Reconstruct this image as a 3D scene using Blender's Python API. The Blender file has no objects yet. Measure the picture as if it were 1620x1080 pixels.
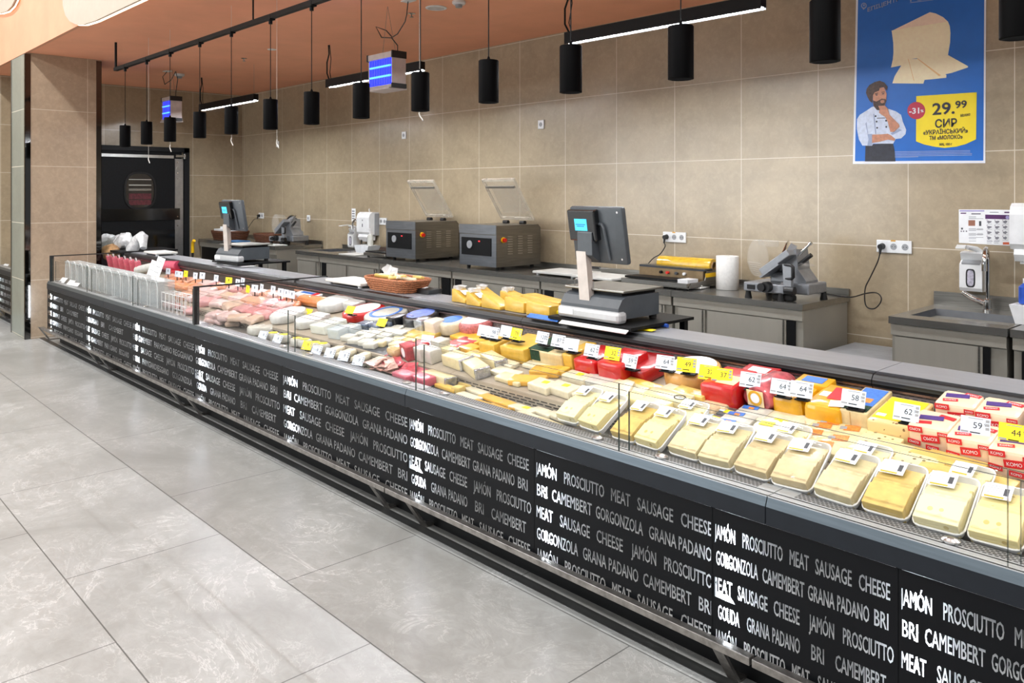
import bpy, bmesh, math, random
from mathutils import Vector, Matrix, Euler
R = math.radians
rnd = random.Random(7)
S = bpy.context.scene
COL = S.collection

# ---------------------------------------------------------------- camera, world, exposure, big lights
F_PX, TH, CAM_H, HOR = 1281.3, R(46.853), 1.55, 304.0      # focal length (px), yaw, lens height, horizon row
cam_d = bpy.data.cameras.new('camera'); cam = bpy.data.objects.new('camera', cam_d); COL.objects.link(cam)
cam.location = (0, 0, CAM_H); cam.rotation_euler = (R(90), 0, TH)
cam_d.sensor_width = 36; cam_d.lens = 36 * F_PX / 1620; cam_d.shift_y = (HOR - 540) / 1620
cam_d.clip_start = .05; cam_d.clip_end = 100
S.camera = cam
S.view_settings.view_transform = 'Standard'; S.view_settings.look = 'None'
S.view_settings.exposure = 0.0; S.view_settings.gamma = 1; S.view_settings.use_curve_mapping = False
S.cycles.use_denoising = True; S.cycles.max_bounces = 7; S.cycles.diffuse_bounces = 3
S.cycles.glossy_bounces = 4; S.cycles.transmission_bounces = 4; S.cycles.transparent_max_bounces = 16
S.cycles.caustics_reflective = False; S.cycles.caustics_refractive = False
S.cycles.sample_clamp_indirect = 6
w = bpy.data.worlds.new('shop_ambient'); S.world = w; w.use_nodes = True
w.node_tree.nodes['Background'].inputs[0].default_value = (.93, .97, 1, 1)
w.node_tree.nodes['Background'].inputs[1].default_value = .28
def area(name, loc, sx, sy, power, col=(1, 1, 1), rot=(0, 0, 0), spread=180):
    d = bpy.data.lights.new(name, 'AREA'); d.shape = 'RECTANGLE'; d.size = sx; d.size_y = sy
    d.energy = power; d.color = col; d.spread = R(spread)
    o = bpy.data.objects.new(name, d); COL.objects.link(o); o.location = loc; o.rotation_euler = rot
    return o
# rows of linear luminaires under the high hall ceiling
area('hall_luminaire_near', (-5.5, .95, 4.35), 14, .14, 300, (1, .985, .97))
area('hall_luminaire_mid', (-.5, -1.6, 4.35), 23, .3, 580, (1, .99, .98))
area('hall_luminaire_far', (-.5, -4.6, 4.35), 23, .4, 500, (1, .99, .98))

area('hall_fill_light', (-11.5, -7.7, 1.9), 8.5, 2.8, 430, (.95, .98, 1), (R(90), 0, 0))  # unseen fill panel added to brighten ceiling and hall side, no known window

# ---------------------------------------------------------------- un-projection used to read positions off the photograph
ST, CT = math.sin(TH), math.cos(TH)
def _w(r, d): return r * CT - d * ST, r * ST + d * CT
def at(u, v, z=0.0):                      # point on the level z
    d = F_PX * (CAM_H - z) / (v - HOR); x, y = _w((u - 810) / F_PX * d, d); return Vector((x, y, z))
def aty(u, v, y):                         # point on the vertical plane y
    d = y / ((u - 810) / F_PX * ST + CT); x, _ = _w((u - 810) / F_PX * d, d)
    return Vector((x, y, CAM_H - d * (v - HOR) / F_PX))
def atx(u, v, x):                         # point on the vertical plane x
    d = x / ((u - 810) / F_PX * CT - ST); _, y = _w((u - 810) / F_PX * d, d)
    return Vector((x, y, CAM_H - d * (v - HOR) / F_PX))
DK0, DKZ, DKS = 2.47, .675, .2065         # sloping display deck: start y, height there, slope
def deckz(y): return .62 if y < DK0 else DKZ + DKS * (y - DK0)
def deck(u, v, h=0.0):                    # point on the sloping deck (h above it)
    z = .7
    for _ in range(30):
        p = at(u, v, z); z = DKZ + DKS * (p.y - DK0) + h
    return at(u, v, z)
def ux(u, y): return aty(u, 400, y).x     # x of an image column on plane y

# ---------------------------------------------------------------- materials (all procedural)
def lin(c):
    c = [x / 255 for x in c]
    return tuple(x / 12.92 if x <= .04045 else ((x + .055) / 1.055) ** 2.4 for x in c) + (1,)
class NT:
    def __init__(s, m): s.t = m.node_tree; s.b = s.t.nodes['Principled BSDF']
    def n(s, typ, **kw):
        x = s.t.nodes.new(typ)
        for k, v in kw.items(): setattr(x, k, v)
        return x
    def l(s, a, b): s.t.links.new(a, b)
    def m(s, op, a, b=None, c=None):
        x = s.n('ShaderNodeMath', operation=op)
        for i, q in enumerate((a, b, c)):
            if q is None: continue
            if isinstance(q, (int, float)): x.inputs[i].default_value = q
            else: s.l(q, x.inputs[i])
        return x.outputs[0]
    def mix(s, f, a, b, blend='MIX'):
        x = s.n('ShaderNodeMix', data_type='RGBA', blend_type=blend)
        for i, q in ((0, f), (6, a), (7, b)):
            if isinstance(q, (int, float)): x.inputs[i].default_value = q
            elif isinstance(q, tuple): x.inputs[i].default_value = q
            else: s.l(q, x.inputs[i])
        return x.outputs[2]
    def noise(s, vec, scale, detail=4, rough=.6, dist=0):
        x = s.n('ShaderNodeTexNoise'); x.inputs['Scale'].default_value = scale
        x.inputs['Detail'].default_value = detail; x.inputs['Roughness'].default_value = rough
        x.inputs['Distortion'].default_value = dist
        if vec is not None: s.l(vec, x.inputs['Vector'])
        return x.outputs[0]
    def ramp(s, f, stops):
        x = s.n('ShaderNodeValToRGB'); e = x.color_ramp.elements
        while len(e) < len(stops): e.new(.5)
        for i, (p, c) in enumerate(stops): e[i].position = p; e[i].color = c
        s.l(f, x.inputs[0]); return x.outputs[0]
    def pos(s): return s.n('ShaderNodeNewGeometry').outputs['Position']
    def obj(s): return s.n('ShaderNodeTexCoord').outputs['Object']
    def map(s, vec, scale=(1, 1, 1)):
        x = s.n('ShaderNodeMapping'); x.inputs['Scale'].default_value = scale; s.l(vec, x.inputs[0]); return x.outputs[0]
    def sep(s, v):
        x = s.n('ShaderNodeSeparateXYZ'); s.l(v, x.inputs[0]); return x.outputs
    def line(s, v, off, pitch, half):     # 1 on a joint
        t = s.m('FRACT', s.m('DIVIDE', s.m('SUBTRACT', v, off), pitch))
        return s.m('LESS_THAN', s.m('MINIMUM', t, s.m('SUBTRACT', 1, t)), half / pitch)
    def bump(s, h, strength=.1, dist=.01):
        x = s.n('ShaderNodeBump'); x.inputs['Strength'].default_value = strength; x.inputs['Distance'].default_value = dist
        s.l(h, x.inputs['Height']); s.l(x.outputs[0], s.b.inputs['Normal'])
MATS = {}
def mat(name, col, rough=.5, metal=0.0, var=.08, scale=14, coat=0.0, emit=0.0, spec=None, bump=0.0, stretch=None, sub=0.0, coatr=.08):
    if name in MATS: return MATS[name]
    m = bpy.data.materials.new(name); m.use_nodes = True; t = NT(m); b = t.b
    c = lin(col); b.inputs['Base Color'].default_value = c
    b.inputs['Roughness'].default_value = rough; b.inputs['Metallic'].default_value = metal
    b.inputs['Coat Weight'].default_value = coat; b.inputs['Coat Roughness'].default_value = coatr
    if spec is not None: b.inputs['Specular IOR Level'].default_value = spec
    if sub: b.inputs['Subsurface Weight'].default_value = sub; b.inputs['Subsurface Radius'].default_value = (.02, .012, .006); b.inputs['Subsurface Scale'].default_value = .5
    if emit: b.inputs['Emission Color'].default_value = c; b.inputs['Emission Strength'].default_value = emit
    if var:
        v = t.obj()
        if stretch: v = t.map(v, stretch)
        f = t.noise(v, scale)
        lo = tuple(x * (1 - var * 2.2) for x in c[:3]) + (1,); hi = tuple(min(1, x * (1 + var * 2.2)) for x in c[:3]) + (1,)
        t.l(t.ramp(f, [(.3, lo), (.7, hi)]), b.inputs['Base Color'])
        if bump: t.bump(f, bump, .004)
    MATS[name] = m; return m
def glass(name, tint=(255, 255, 255), refl=.5, rough=.02, alpha_dark=0.0):   # clear pane: sees through, mirrors by Fresnel
    if name in MATS: return MATS[name]
    m = bpy.data.materials.new(name); m.use_nodes = True; t = NT(m); nt = m.node_tree
    tr = t.n('ShaderNodeBsdfTransparent'); tr.inputs[0].default_value = lin(tint)
    gl = t.n('ShaderNodeBsdfGlossy'); gl.inputs['Roughness'].default_value = rough
    fr = t.n('ShaderNodeFresnel'); fr.inputs[0].default_value = 1.45
    mx = t.n('ShaderNodeMixShader'); bf = t.m('SUBTRACT', 1, t.n('ShaderNodeNewGeometry').outputs['Backfacing']); t.l(t.m('MULTIPLY', t.m('MULTIPLY', fr.outputs[0], bf), refl), mx.inputs[0])
    t.l(tr.outputs[0], mx.inputs[1]); t.l(gl.outputs[0], mx.inputs[2])
    t.l(mx.outputs[0], nt.nodes['Material Output'].inputs[0]); MATS[name] = m; return m
def film(name, col, alpha, rough=.15):    # milky plastic: part see-through
    if name in MATS: return MATS[name]
    m = mat(name, col, rough, var=.05); NT(m).b.inputs['Alpha'].default_value = alpha; return m

# ---------------------------------------------------------------- mesh builder
class MB:
    def __init__(s): s.bm = bmesh.new(); s.i = 0
    def _new(s, before, M=None):
        vs = [v for v in s.bm.verts if v not in before]
        if M is not None: bmesh.ops.transform(s.bm, matrix=M, verts=vs)
        return vs
    def mi(s, i): s.i = i; return s
    def _faces(s, n0):
        s.bm.faces.ensure_lookup_table()
        for f in s.bm.faces[n0:]: f.material_index = s.i
    def box(s, c, d, rot=None, bev=0.0, seg=2):
        n0 = len(s.bm.faces)
        r = bmesh.ops.create_cube(s.bm, size=1); vs = r['verts']
        bmesh.ops.scale(s.bm, vec=Vector(d), verts=vs)
        if bev:
            es = list({e for v in vs for e in v.link_edges})
            r2 = bmesh.ops.bevel(s.bm, geom=es, offset=bev, segments=seg, affect='EDGES', profile=.5)
            vs = list({v for f in s.bm.faces[n0:] for v in f.verts}) if False else list({v for v in r2['verts']} | {v for v in vs if v.is_valid})
        M = Matrix.Translation(Vector(c)) @ (Euler(rot).to_matrix().to_4x4() if rot else Matrix())
        bmesh.ops.transform(s.bm, matrix=M, verts=vs)
        s._faces(n0); return s
    def b2(s, a, b, bev=0.0):             # box by two corners
        a, b = Vector(a), Vector(b); d = b - a
        return s.box((a + b) / 2, [abs(x) for x in d], bev=bev)
    def cyl(s, p0, p1, r0, r1=None, n=20, caps=True):
        p0, p1 = Vector(p0), Vector(p1); r1 = r0 if r1 is None else r1; n0 = len(s.bm.faces)
        a = (p1 - p0).normalized(); q = a.to_track_quat('Z', 'Y').to_matrix()
        A = [s.bm.verts.new(p0 + q @ Vector((r0 * math.cos(2 * math.pi * k / n), r0 * math.sin(2 * math.pi * k / n), 0))) for k in range(n)]
        B = [s.bm.verts.new(p1 + q @ Vector((r1 * math.cos(2 * math.pi * k / n), r1 * math.sin(2 * math.pi * k / n), 0))) for k in range(n)]
        for k in range(n): s.bm.faces.new((A[k], A[(k + 1) % n], B[(k + 1) % n], B[k]))
        if caps: s.bm.faces.new(A[::-1]); s.bm.faces.new(B)
        s._faces(n0); return s
    def tube(s, pts, r, n=8):
        pts = [Vector(p) for p in pts]; n0 = len(s.bm.faces); rings = []; ref = Vector((.31, .17, .93)).normalized()
        for i, p in enumerate(pts):
            t = (pts[min(i + 1, len(pts) - 1)] - pts[max(i - 1, 0)]).normalized()
            x = ref - ref.dot(t) * t
            if x.length < 1e-3: x = Vector((1, 0, 0)) - t.x * t
            x.normalize(); y = t.cross(x); ref = x
            rr = r[i] if isinstance(r, (list, tuple)) else r
            rings.append([s.bm.verts.new(p + rr * (math.cos(2 * math.pi * k / n) * x + math.sin(2 * math.pi * k / n) * y)) for k in range(n)])
        for A, B in zip(rings, rings[1:]):
            for k in range(n): s.bm.faces.new((A[k], A[(k + 1) % n], B[(k + 1) % n], B[k]))
        s.bm.faces.new(rings[0][::-1]); s.bm.faces.new(rings[-1]); s._faces(n0); return s
    def prism(s, poly, axis, a, b):       # poly in the two other axes, extruded from a to b along axis
        n0 = len(s.bm.faces)
        def P(q, t):
            q = list(q); q.insert(axis, t); return s.bm.verts.new(q)
        A = [P(q, a) for q in poly]; B = [P(q, b) for q in poly]; n = len(poly)
        for k in range(n): s.bm.faces.new((A[k], A[(k + 1) % n], B[(k + 1) % n], B[k]))
        s.bm.faces.new(A[::-1]); s.bm.faces.new(B); s._faces(n0)
        return s
    def lathe(s, prof, c=(0, 0, 0), n=32, sx=1, sy=1, ring=False):
        n0 = len(s.bm.faces); c = Vector(c)
        rings = [[s.bm.verts.new(c + Vector((r * math.cos(2 * math.pi * k / n) * sx, r * math.sin(2 * math.pi * k / n) * sy, z))) for k in range(n)] for r, z in prof]
        for A, B in zip(rings, rings[1:] + (rings[:1] if ring else [])):
            for k in range(n): s.bm.faces.new((A[k], A[(k + 1) % n], B[(k + 1) % n], B[k]))
        if not ring: s.bm.faces.new(rings[0][::-1]); s.bm.faces.new(rings[-1])
        s._faces(n0); return s
    def ball(s, c, d, n=16, rot=None):
        n0 = len(s.bm.faces)
        r = bmesh.ops.create_uvsphere(s.bm, u_segments=n, v_segments=max(6, n // 2), radius=.5)
        M = Matrix.Translation(Vector(c)) @ (Euler(rot).to_matrix().to_4x4() if rot else Matrix()) @ Matrix.Diagonal((*d, 1))
        bmesh.ops.transform(s.bm, matrix=M, verts=r['verts']); s._faces(n0); return s
    def quad(s, pts):
        n0 = len(s.bm.faces); s.bm.faces.new([s.bm.verts.new(Vector(p)) for p in pts]); s._faces(n0); return s
    def slab(s, outline, z0, z1, bev=0.0):   # outline in xy
        return s.prism(outline, 2, z0, z1)
    def add(s, o, M=None):                # append another builder
        me = bpy.data.meshes.new('tmp'); o.bm.to_mesh(me); n0 = len(s.bm.faces); nv = len(s.bm.verts)
        s.bm.from_mesh(me); s.bm.verts.ensure_lookup_table()
        if M is not None: bmesh.ops.transform(s.bm, matrix=M, verts=s.bm.verts[nv:])
        bpy.data.meshes.remove(me); return s
    def jitter(s, amt, seed=0, freq=30):
        from mathutils import noise
        for v in s.bm.verts:
            q = v.co * freq + Vector((seed * 3.1, seed * 1.7, seed * .9))
            v.co += Vector((noise.noise(q), noise.noise(q + Vector((9, 0, 0))), noise.noise(q + Vector((0, 9, 0))))) * amt
        return s
    def sub(s, cuts=2):
        bmesh.ops.subdivide_edges(s.bm, edges=s.bm.edges[:], cuts=cuts, use_grid_fill=True); return s
def build(name, mb, m, parent=None, smooth=False, loc=None, rot=None):
    bmesh.ops.recalc_face_normals(mb.bm, faces=mb.bm.faces)
    me = bpy.data.meshes.new(name); mb.bm.to_mesh(me); mb.bm.free()
    for q in (m if isinstance(m, (list, tuple)) else [m]): me.materials.append(q)
    if smooth: me.shade_smooth() if smooth is True else me.shade_smooth()
    o = bpy.data.objects.new(name, me); COL.objects.link(o)
    if smooth == 'auto' or smooth is True: auto(o)
    if parent: o.parent = parent
    if loc is not None: o.location = loc
    if rot is not None: o.rotation_euler = rot
    return o
def auto(o, ang=38):                      # mark sharp edges so flat sides stay flat
    bm = bmesh.new(); bm.from_mesh(o.data)
    for e in bm.edges:
        if len(e.link_faces) == 2 and e.calc_face_angle(0) > R(ang): e.smooth = False
    bm.to_mesh(o.data); bm.free()
def tag(o, label, cat, group=None):
    o['label'] = label; o['category'] = cat; o['kind'] = 'thing'
    if group: o['group'] = group
    return o
def T(name, label, cat, loc=(0, 0, 0), rz=0, group=None):
    o = bpy.data.objects.new(name, None); COL.objects.link(o); o.location = loc; o.rotation_euler = (0, 0, rz); o.empty_display_size = .05
    return tag(o, label, cat, group)
def struct(name, mb, m, parent=None, smooth=False):
    o = build(name, mb, m, parent, smooth)
    if not parent: o['kind'] = 'structure'
    return o
def solo(name, mb, m, label, cat, group=None, loc=None, rot=None, smooth=False):
    return tag(build(name, mb, m, None, smooth, loc, rot), label, cat, group)
def dup(root, loc=None, rz=None, label=None, group=None):
    def cp(o, par):
        c = o.copy(); COL.objects.link(c); c.parent = par
        for ch in [q for q in bpy.data.objects if q.parent == o]: cp(ch, c)
        return c
    r = cp(root, None)
    if loc is not None: r.location = loc
    if rz is not None: r.rotation_euler = (r.rotation_euler[0], r.rotation_euler[1], rz)
    if label: r['label'] = label
    if group: r['group'] = group
    return r
def text_mb(s, size=1.0, sx=1.0, align='CENTER', width=None, bold=0.0):   # lettering as flat mesh in xy (x right, y up)
    c = bpy.data.curves.new('t', 'FONT'); c.body = s; c.align_x = align; c.resolution_u = 3; c.offset = bold
    o = bpy.data.objects.new('t', c); COL.objects.link(o); bpy.context.view_layer.update()
    me = bpy.data.meshes.new_from_object(o.evaluated_get(bpy.context.evaluated_depsgraph_get()))
    bpy.data.objects.remove(o); bpy.data.curves.remove(c)
    mb = MB(); mb.bm.from_mesh(me); bpy.data.meshes.remove(me)
    xs = [v.co.x for v in mb.bm.verts] or [0]; wd = max(xs) - min(xs)
    k = (width / wd / size) if width and wd else sx
    for v in mb.bm.verts: v.co.x *= size * k; v.co.y *= size
    return mb
def facing(o, x, z, n=(0, -1, 0)):        # local xy sheet -> upright sheet facing -y at (x, y=o, z)
    return Matrix.Translation((x, o, z)) @ Euler((R(90), 0, 0)).to_matrix().to_4x4()

# common materials
M_steel = mat('brushed_steel', (150, 148, 143), .32, 1, .1, 6, stretch=(1, 1, 30))
M_steel_d = mat('worktop_steel', (150, 148, 143), .26, .8, .04, 5, stretch=(1, 6, 6))
M_chrome = mat('chrome', (215, 215, 215), .07, 1, 0)
M_alu = mat('aluminium', (190, 190, 188), .3, 1, .05)
M_black = mat('black_paint', (13, 14, 16), .5, 0, .1, spec=.2)
M_blackp = mat('black_plastic', (22, 22, 24), .4, 0, .1)
M_rub = mat('black_rubber', (14, 14, 14), .7, 0, .1)
M_white = mat('white_plastic', (226, 227, 228), .35, 0, .03)
M_greyp = mat('grey_plastic', (150, 152, 155), .45, 0, .05)
M_dgrey = mat('dark_grey_plastic', (64, 68, 73), .45, 0, .06)
M_paper = mat('white_paper', (235, 236, 238), .7, 0, .02)
M_ink = mat('black_ink', (25, 26, 28), .6, 0, 0)
M_yel = mat('yellow_paper', (250, 226, 20), .6, 0, .03)
M_anth = mat('anthracite_lacquer', (24, 29, 36), .45, 0, .06, spec=.3)
M_glass = glass('clear_glass')
M_gedge = mat('glass_edge', (58, 74, 72), .15, 0, .1)
# ================================================================ SETTING
WY, WX, CZ = 5.434, -11.81, 3.02          # back wall, end wall, kitchen ceiling
def tile_mat(name, ax, off, col, v_off=1.194, gcol=(214, 204, 186)):
    m = bpy.data.materials.new(name); m.use_nodes = True; t = NT(m); p = t.pos(); s = t.sep(p)
    g = t.m('MAXIMUM', t.line(s[ax], off, .604, .0024), t.line(s[2], v_off, .604, .0026))
    f1 = t.noise(p, 1.9, 5, .6, .4); f2 = t.noise(p, 22, 5, .75, .5); f3 = t.noise(p, 5, 8, .7, 1.2)
    c = lin(col); k = lambda q: tuple(x * q for x in c[:3]) + (1,)
    base = t.ramp(f1, [(.25, k(.83)), (.5, k(1)), (.75, k(1.14))])
    base = t.mix(t.m('MULTIPLY', t.ramp(f2, [(.45, (0, 0, 0, 1)), (.75, (1, 1, 1, 1))]), .4), base, k(1.5))
    base = t.mix(t.m('MULTIPLY', t.ramp(f3, [(.5, (0, 0, 0, 1)), (.7, (1, 1, 1, 1))]), .25), base, k(.55))
    t.l(t.mix(g, base, lin(gcol)), t.b.inputs['Base Color'])
    t.l(t.m('ADD', .3, t.m('MULTIPLY', g, .5)), t.b.inputs['Roughness'])
    t.b.inputs['Specular IOR Level'].default_value = .5
    t.b.inputs['Coat Weight'].default_value = .4; t.b.inputs['Coat Roughness'].default_value = .13
    return m
TILE = (160, 144, 119)
M_wall = tile_mat('beige_wall_tile', 0, -2.667, TILE)
M_wall_e = tile_mat('beige_wall_tile_end', 1, 4.685, TILE)
M_pil = tile_mat('pillar_tile', 1, 2.12 - .03, (172, 152, 130), 1.223)
M_pilf = tile_mat('pillar_tile_front', 0, -9.719 - .64 - .1, (122, 128, 120), 1.223)

# floor: 1.23 x 0.635 m stone tiles laid in half bond along x
m = bpy.data.materials.new('grey_stone_floor'); m.use_nodes = True; t = NT(m); p = t.pos(); s = t.sep(p)
row = t.m('FLOOR', t.m('DIVIDE', t.m('SUBTRACT', s[1], .913), .637))
xo = t.m('ADD', s[0], t.m('MULTIPLY', t.m('MODULO', t.m('ABSOLUTE', row), 2), .605))
g = t.m('MAXIMUM', t.line(s[1], .913, .637, .0026), t.line(xo, -3.59, 1.225, .0022))
f1 = t.noise(p, 1.3, 6, .62, .8); f2 = t.noise(t.map(p, (1, 1.6, 1)), 11, 8, .74, 1.2); f3 = t.noise(p, 2.2, 6, .7, 2.2)
base = t.ramp(f1, [(.3, lin((140, 140, 137))), (.55, lin((162, 162, 160))), (.75, lin((177, 177, 176)))])
base = t.mix(t.m('MULTIPLY', t.ramp(f2, [(.4, (1, 1, 1, 1)), (.62, (0, 0, 0, 1))]), .42), base, lin((134, 133, 128)))
vein = t.ramp(f3, [(.485, (0, 0, 0, 1)), (.5, (1, 1, 1, 1)), (.515, (0, 0, 0, 1))])
base = t.mix(t.m('MULTIPLY', t.m('MULTIPLY', vein, .55), t.ramp(f1, [(.42, (0, 0, 0, 1)), (.62, (1, 1, 1, 1))])), base, lin((214, 213, 211)))
t.l(t.mix(t.m('MULTIPLY', g, .8), base, lin((62, 62, 60))), t.b.inputs['Base Color'])
t.l(t.m('ADD', .25, t.m('MULTIPLY', f2, .2)), t.b.inputs['Roughness']); t.b.inputs['Specular IOR Level'].default_value = .55
M_floor = m
struct('floor', MB().b2((-16, -8, -.1), (4, 6, 0)), M_floor)
struct('trim_1', MB().b2((-16, 2.222, 0), (4, 2.268, .003)), mat('dark_floor_profile', (48, 48, 47), .35, 0, .08))
struct('wall_back', MB().b2((WX - .1, WY, 0), (4, WY + .2, CZ + .2)), M_wall)
struct('wall_left', MB().b2((WX - .2, .9, 0), (WX, WY, CZ + .3)), M_wall_e)
M_ceil = mat('terracotta_ceiling_paint', (240, 168, 132), .75, 0, .025, 2)
struct('ceiling', MB().b2((WX, 2.118, CZ), (4, WY + .1, CZ + .06)), M_ceil)
M_fas = mat('peach_fascia_paint', (212, 150, 118), .7, 0, .03, 3)
fa = struct('trim_2', MB().b2((WX - 2, 2.085, CZ - .006), (4, 2.118, 4.6)), M_fas)
struct('ceiling_hall', MB().b2((-16, -8, 4.6), (4, 2.118, 4.66)), mat('white_hall_ceiling', (226, 224, 220), .8))
struct('wall_hall_left', MB().b2((-16.1, -8, 0), (-16, 2.2, 4.6)), mat('hall_wall_paint', (196, 190, 180), .7))

# backlit rounded panels on the fascia
M_pan = mat('cream_panel', (176, 164, 148), .6, 0, .02)
M_glow = mat('warm_led_edge', (255, 226, 196), .5, 0, 0, emit=3)
def fascia_panel(pts, label):
    th = T('fascia_panel', label, 'wall panel', (0, 0, 0), group=None)
    mb = MB(); mb.prism(pts, 1, 2.03, 2.045); build('panel_face', mb, M_pan, th)
    cx = sum(p[0] for p in pts) / len(pts); cz = sum(p[1] for p in pts) / len(pts)
    mb = MB(); n = len(pts)
    for a, b in zip(pts, pts[1:] + pts[:1]): mb.cyl((a[0], 2.062, a[1]), (b[0], 2.062, b[1]), .008, n=6)
    build('light_edge', mb, M_glow, th)
def pix_outline(uv): return [(q.x, q.z) for q in (aty(u, v, 2.04) for u, v in uv)]
fascia_panel(pix_outline([(100, -60), (101, 8), (105, 24), (112, 34), (122, 39), (134, 39), (147, 35), (153, 33), (300, -36), (300, -60)]), 'cream rounded panel with glowing edge, low on the peach fascia')
fascia_panel(pix_outline([(-60, -60), (-60, 14), (-20, 22), (2, 21), (12, 18), (20, 10), (25, 0), (27, -20), (27, -60)]), 'cream rounded panel at the far left end of the peach fascia')

# pillar with polished corner strips
PX, PY, PW, PD = -9.719, 2.09, .635, .742
pl = struct('pillar', MB().b2((PX - PW, PY, 0), (PX, PY + PD, CZ)), [M_pil, M_pilf])
for f in pl.data.polygons:
    if abs(f.normal.y) > .5: f.material_index = 1
M_mir = mat('polished_dark_steel', (96, 94, 92), .06, 1, 0)
for x, y in ((PX, PY), (PX - PW, PY), (PX, PY + PD)):
    mb = MB(); sx = 1 if x == PX else -1; sy = -1 if y == PY else 1
    mb.b2((x - sx * .03, y + sy * .004, 0), (x + sx * .004, y, CZ - .012)); mb.b2((x, y + sy * .004, 0), (x + sx * .004, y - sy * .05, CZ - .012))
    build('corner_strip', mb, M_mir, pl)

# swing door in the end wall
DX = WX
M_door = mat('black_door_panel', (17, 18, 21), .55, 0, .1, 40, spec=.2)
M_frame = mat('door_frame_black', (19, 21, 25), .5, 0, .08, spec=.25)
d = struct('door_1', MB().b2((DX - .04, 2.62, 0), (DX + .012, 4.52, 2.13)), M_door)
mb = MB()
for a, b in (((4.545, 0), (4.62, 2.19)), ((2.5, 2.125), (4.62, 2.19)), ((2.5, 0), (2.58, 2.19))): mb.b2((DX - .02, a[0], a[1]), (DX + .045, b[0], b[1]))
build('door_frame', mb, M_frame, d)
build('top_rail', MB().b2((DX + .012, 2.62, 2.035), (DX + .03, 4.4, 2.075)), M_alu, d)
mb = MB().b2((DX + .012, 4.42, .02), (DX + .026, 4.535, 2.03))
build('hinge_strip', mb, mat('hinge_aluminium', (168, 168, 168), .35, 1, .06), d)
mb = MB()
for z in (1.98, 1.9, 1.82, 1.74, 1.2, 1.07): mb.cyl((DX + .026, 4.455, z), (DX + .03, 4.455, z), .009, n=10)
build('bolt', mb, M_chrome, d)
M_kick = mat('gloss_black_plate', (12, 12, 14), .12, 0, 0, coat=.5)
build('kick_plate', MB().b2((DX + .012, 2.62, 1.155), (DX + .027, 4.49, 1.32)), M_kick, d)
build('kick_plate', MB().b2((DX + .012, 2.62, .2), (DX + .024, 4.45, 1.02)), M_kick, d)
def oval(cy, cz, a, b, n=40, e=2.7):
    o = []
    for k in range(n):
        q = 2 * math.pi * k / n; c_, s_ = math.cos(q), math.sin(q)
        o.append((cy + a * math.copysign(abs(c_) ** (2 / e), c_), cz + b * math.copysign(abs(s_) ** (2 / e), s_)))
    return o
wc = atx(221, 301.5, DX)
ring = oval(wc.y, wc.z, .215, .262); ring2 = oval(wc.y, wc.z, .19, .237)
mb = MB(); n = len(ring)
for k in range(n):
    a, b, c_, e_ = ring[k], ring[(k + 1) % n], ring2[(k + 1) % n], ring2[k]
    mb.quad([(DX + .03, *a), (DX + .03, *b), (DX + .03, *c_), (DX + .03, *e_)]); mb.quad([(DX + .012, *a), (DX + .012, *b), (DX + .03, *b), (DX + .03, *a)])
wf = build('porthole_frame', mb, M_rub, d)
build('porthole_pane', MB().prism(ring2, 0, DX + .013, DX + .018), mat('dark_window_glass', (26, 24, 28), .05, 0, 0, coat=1), wf)
M_cr = mat('red_crate', (92, 30, 38), .6, 0, .2, 30)
for k_, (z0_, z1_, m_) in enumerate(((-.2, -.13, M_cr), (-.12, -.04, M_cr), (.0, .03, M_steel_d), (.07, .085, M_alu), (.15, .16, M_alu))): build('stored_goods', MB().b2((DX + .0185, wc.y - .15, wc.z + z0_), (DX + .02, wc.y + .15, wc.z + z1_)), m_, wf)
build('closer_arm', MB().b2((DX + .03, 4.42, 2.05), (DX + .06, 4.56, 2.085)).cyl((DX + .045, 4.55, 2.03), (DX + .045, 4.55, 2.1), .018), M_steel_d, d)

# ================================================================ COUNTERS
YB = 2.195                                   # front of the dark band
BAND0, BAND1, LED_Z = .563, .616, .645
M_riser = None
def slot_mat(name, col, dark, ax_u, ax_v, pu, pv, hu, hv, rough=.35, metal=.6, stag=True):
    m = bpy.data.materials.new(name); m.use_nodes = True; t = NT(m); s = t.sep(t.pos())
    r = t.m('FLOOR', t.m('DIVIDE', s[ax_v], pv))
    u = t.m('ADD', s[ax_u], t.m('MULTIPLY', t.m('MODULO', t.m('ABSOLUTE', r), 2), pu / 2 if stag else 0))
    fu = t.m('FRACT', t.m('DIVIDE', u, pu)); fv = t.m('FRACT', t.m('DIVIDE', s[ax_v], pv))
    k = t.m('MULTIPLY', t.m('LESS_THAN', fu, hu), t.m('LESS_THAN', fv, hv))
    t.l(t.mix(k, lin(col), lin(dark)), t.b.inputs['Base Color']); t.b.inputs['Roughness'].default_value = rough
    t.l(t.m('MULTIPLY', t.m('SUBTRACT', 1, k), metal), t.b.inputs['Metallic']); return m
M_grille = slot_mat('air_grille', (150, 152, 154), (14, 14, 15), 0, 1, .014, .0105, .66, .6, .45, .2)
M_slot = slot_mat('slotted_riser_steel', (176, 166, 150), (24, 22, 20), 0, 2, .05, .0125, .78, .42, .35, .5)
M_slotd = slot_mat('perforated_back_panel', (92, 82, 78), (28, 24, 24), 0, 2, .028, .011, .6, .4, .35, .7)
M_deck = mat('deck_steel', (168, 164, 156), .35, .7, .05)
M_decks = mat('deck_liner', (158, 147, 130), .5, .1, .05)
M_bevel = mat('blue_grey_aluminium', (92, 102, 110), .32, .8, .05, 5, stretch=(1, 20, 20))
M_ledge = mat('ledge_aluminium', (186, 190, 193), .3, .35, .05, 5, stretch=(1, 20, 20))
M_top = mat('service_top_steel', (158, 160, 166), .34, .5, .03, 5, stretch=(1, 8, 8))
M_panel = mat('black_letter_panel', (9, 11, 15), .5, 0, .05, spec=.18)
M_cav = mat('lit_cavity_board', (236, 236, 236), .5, 0, .02)
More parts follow.
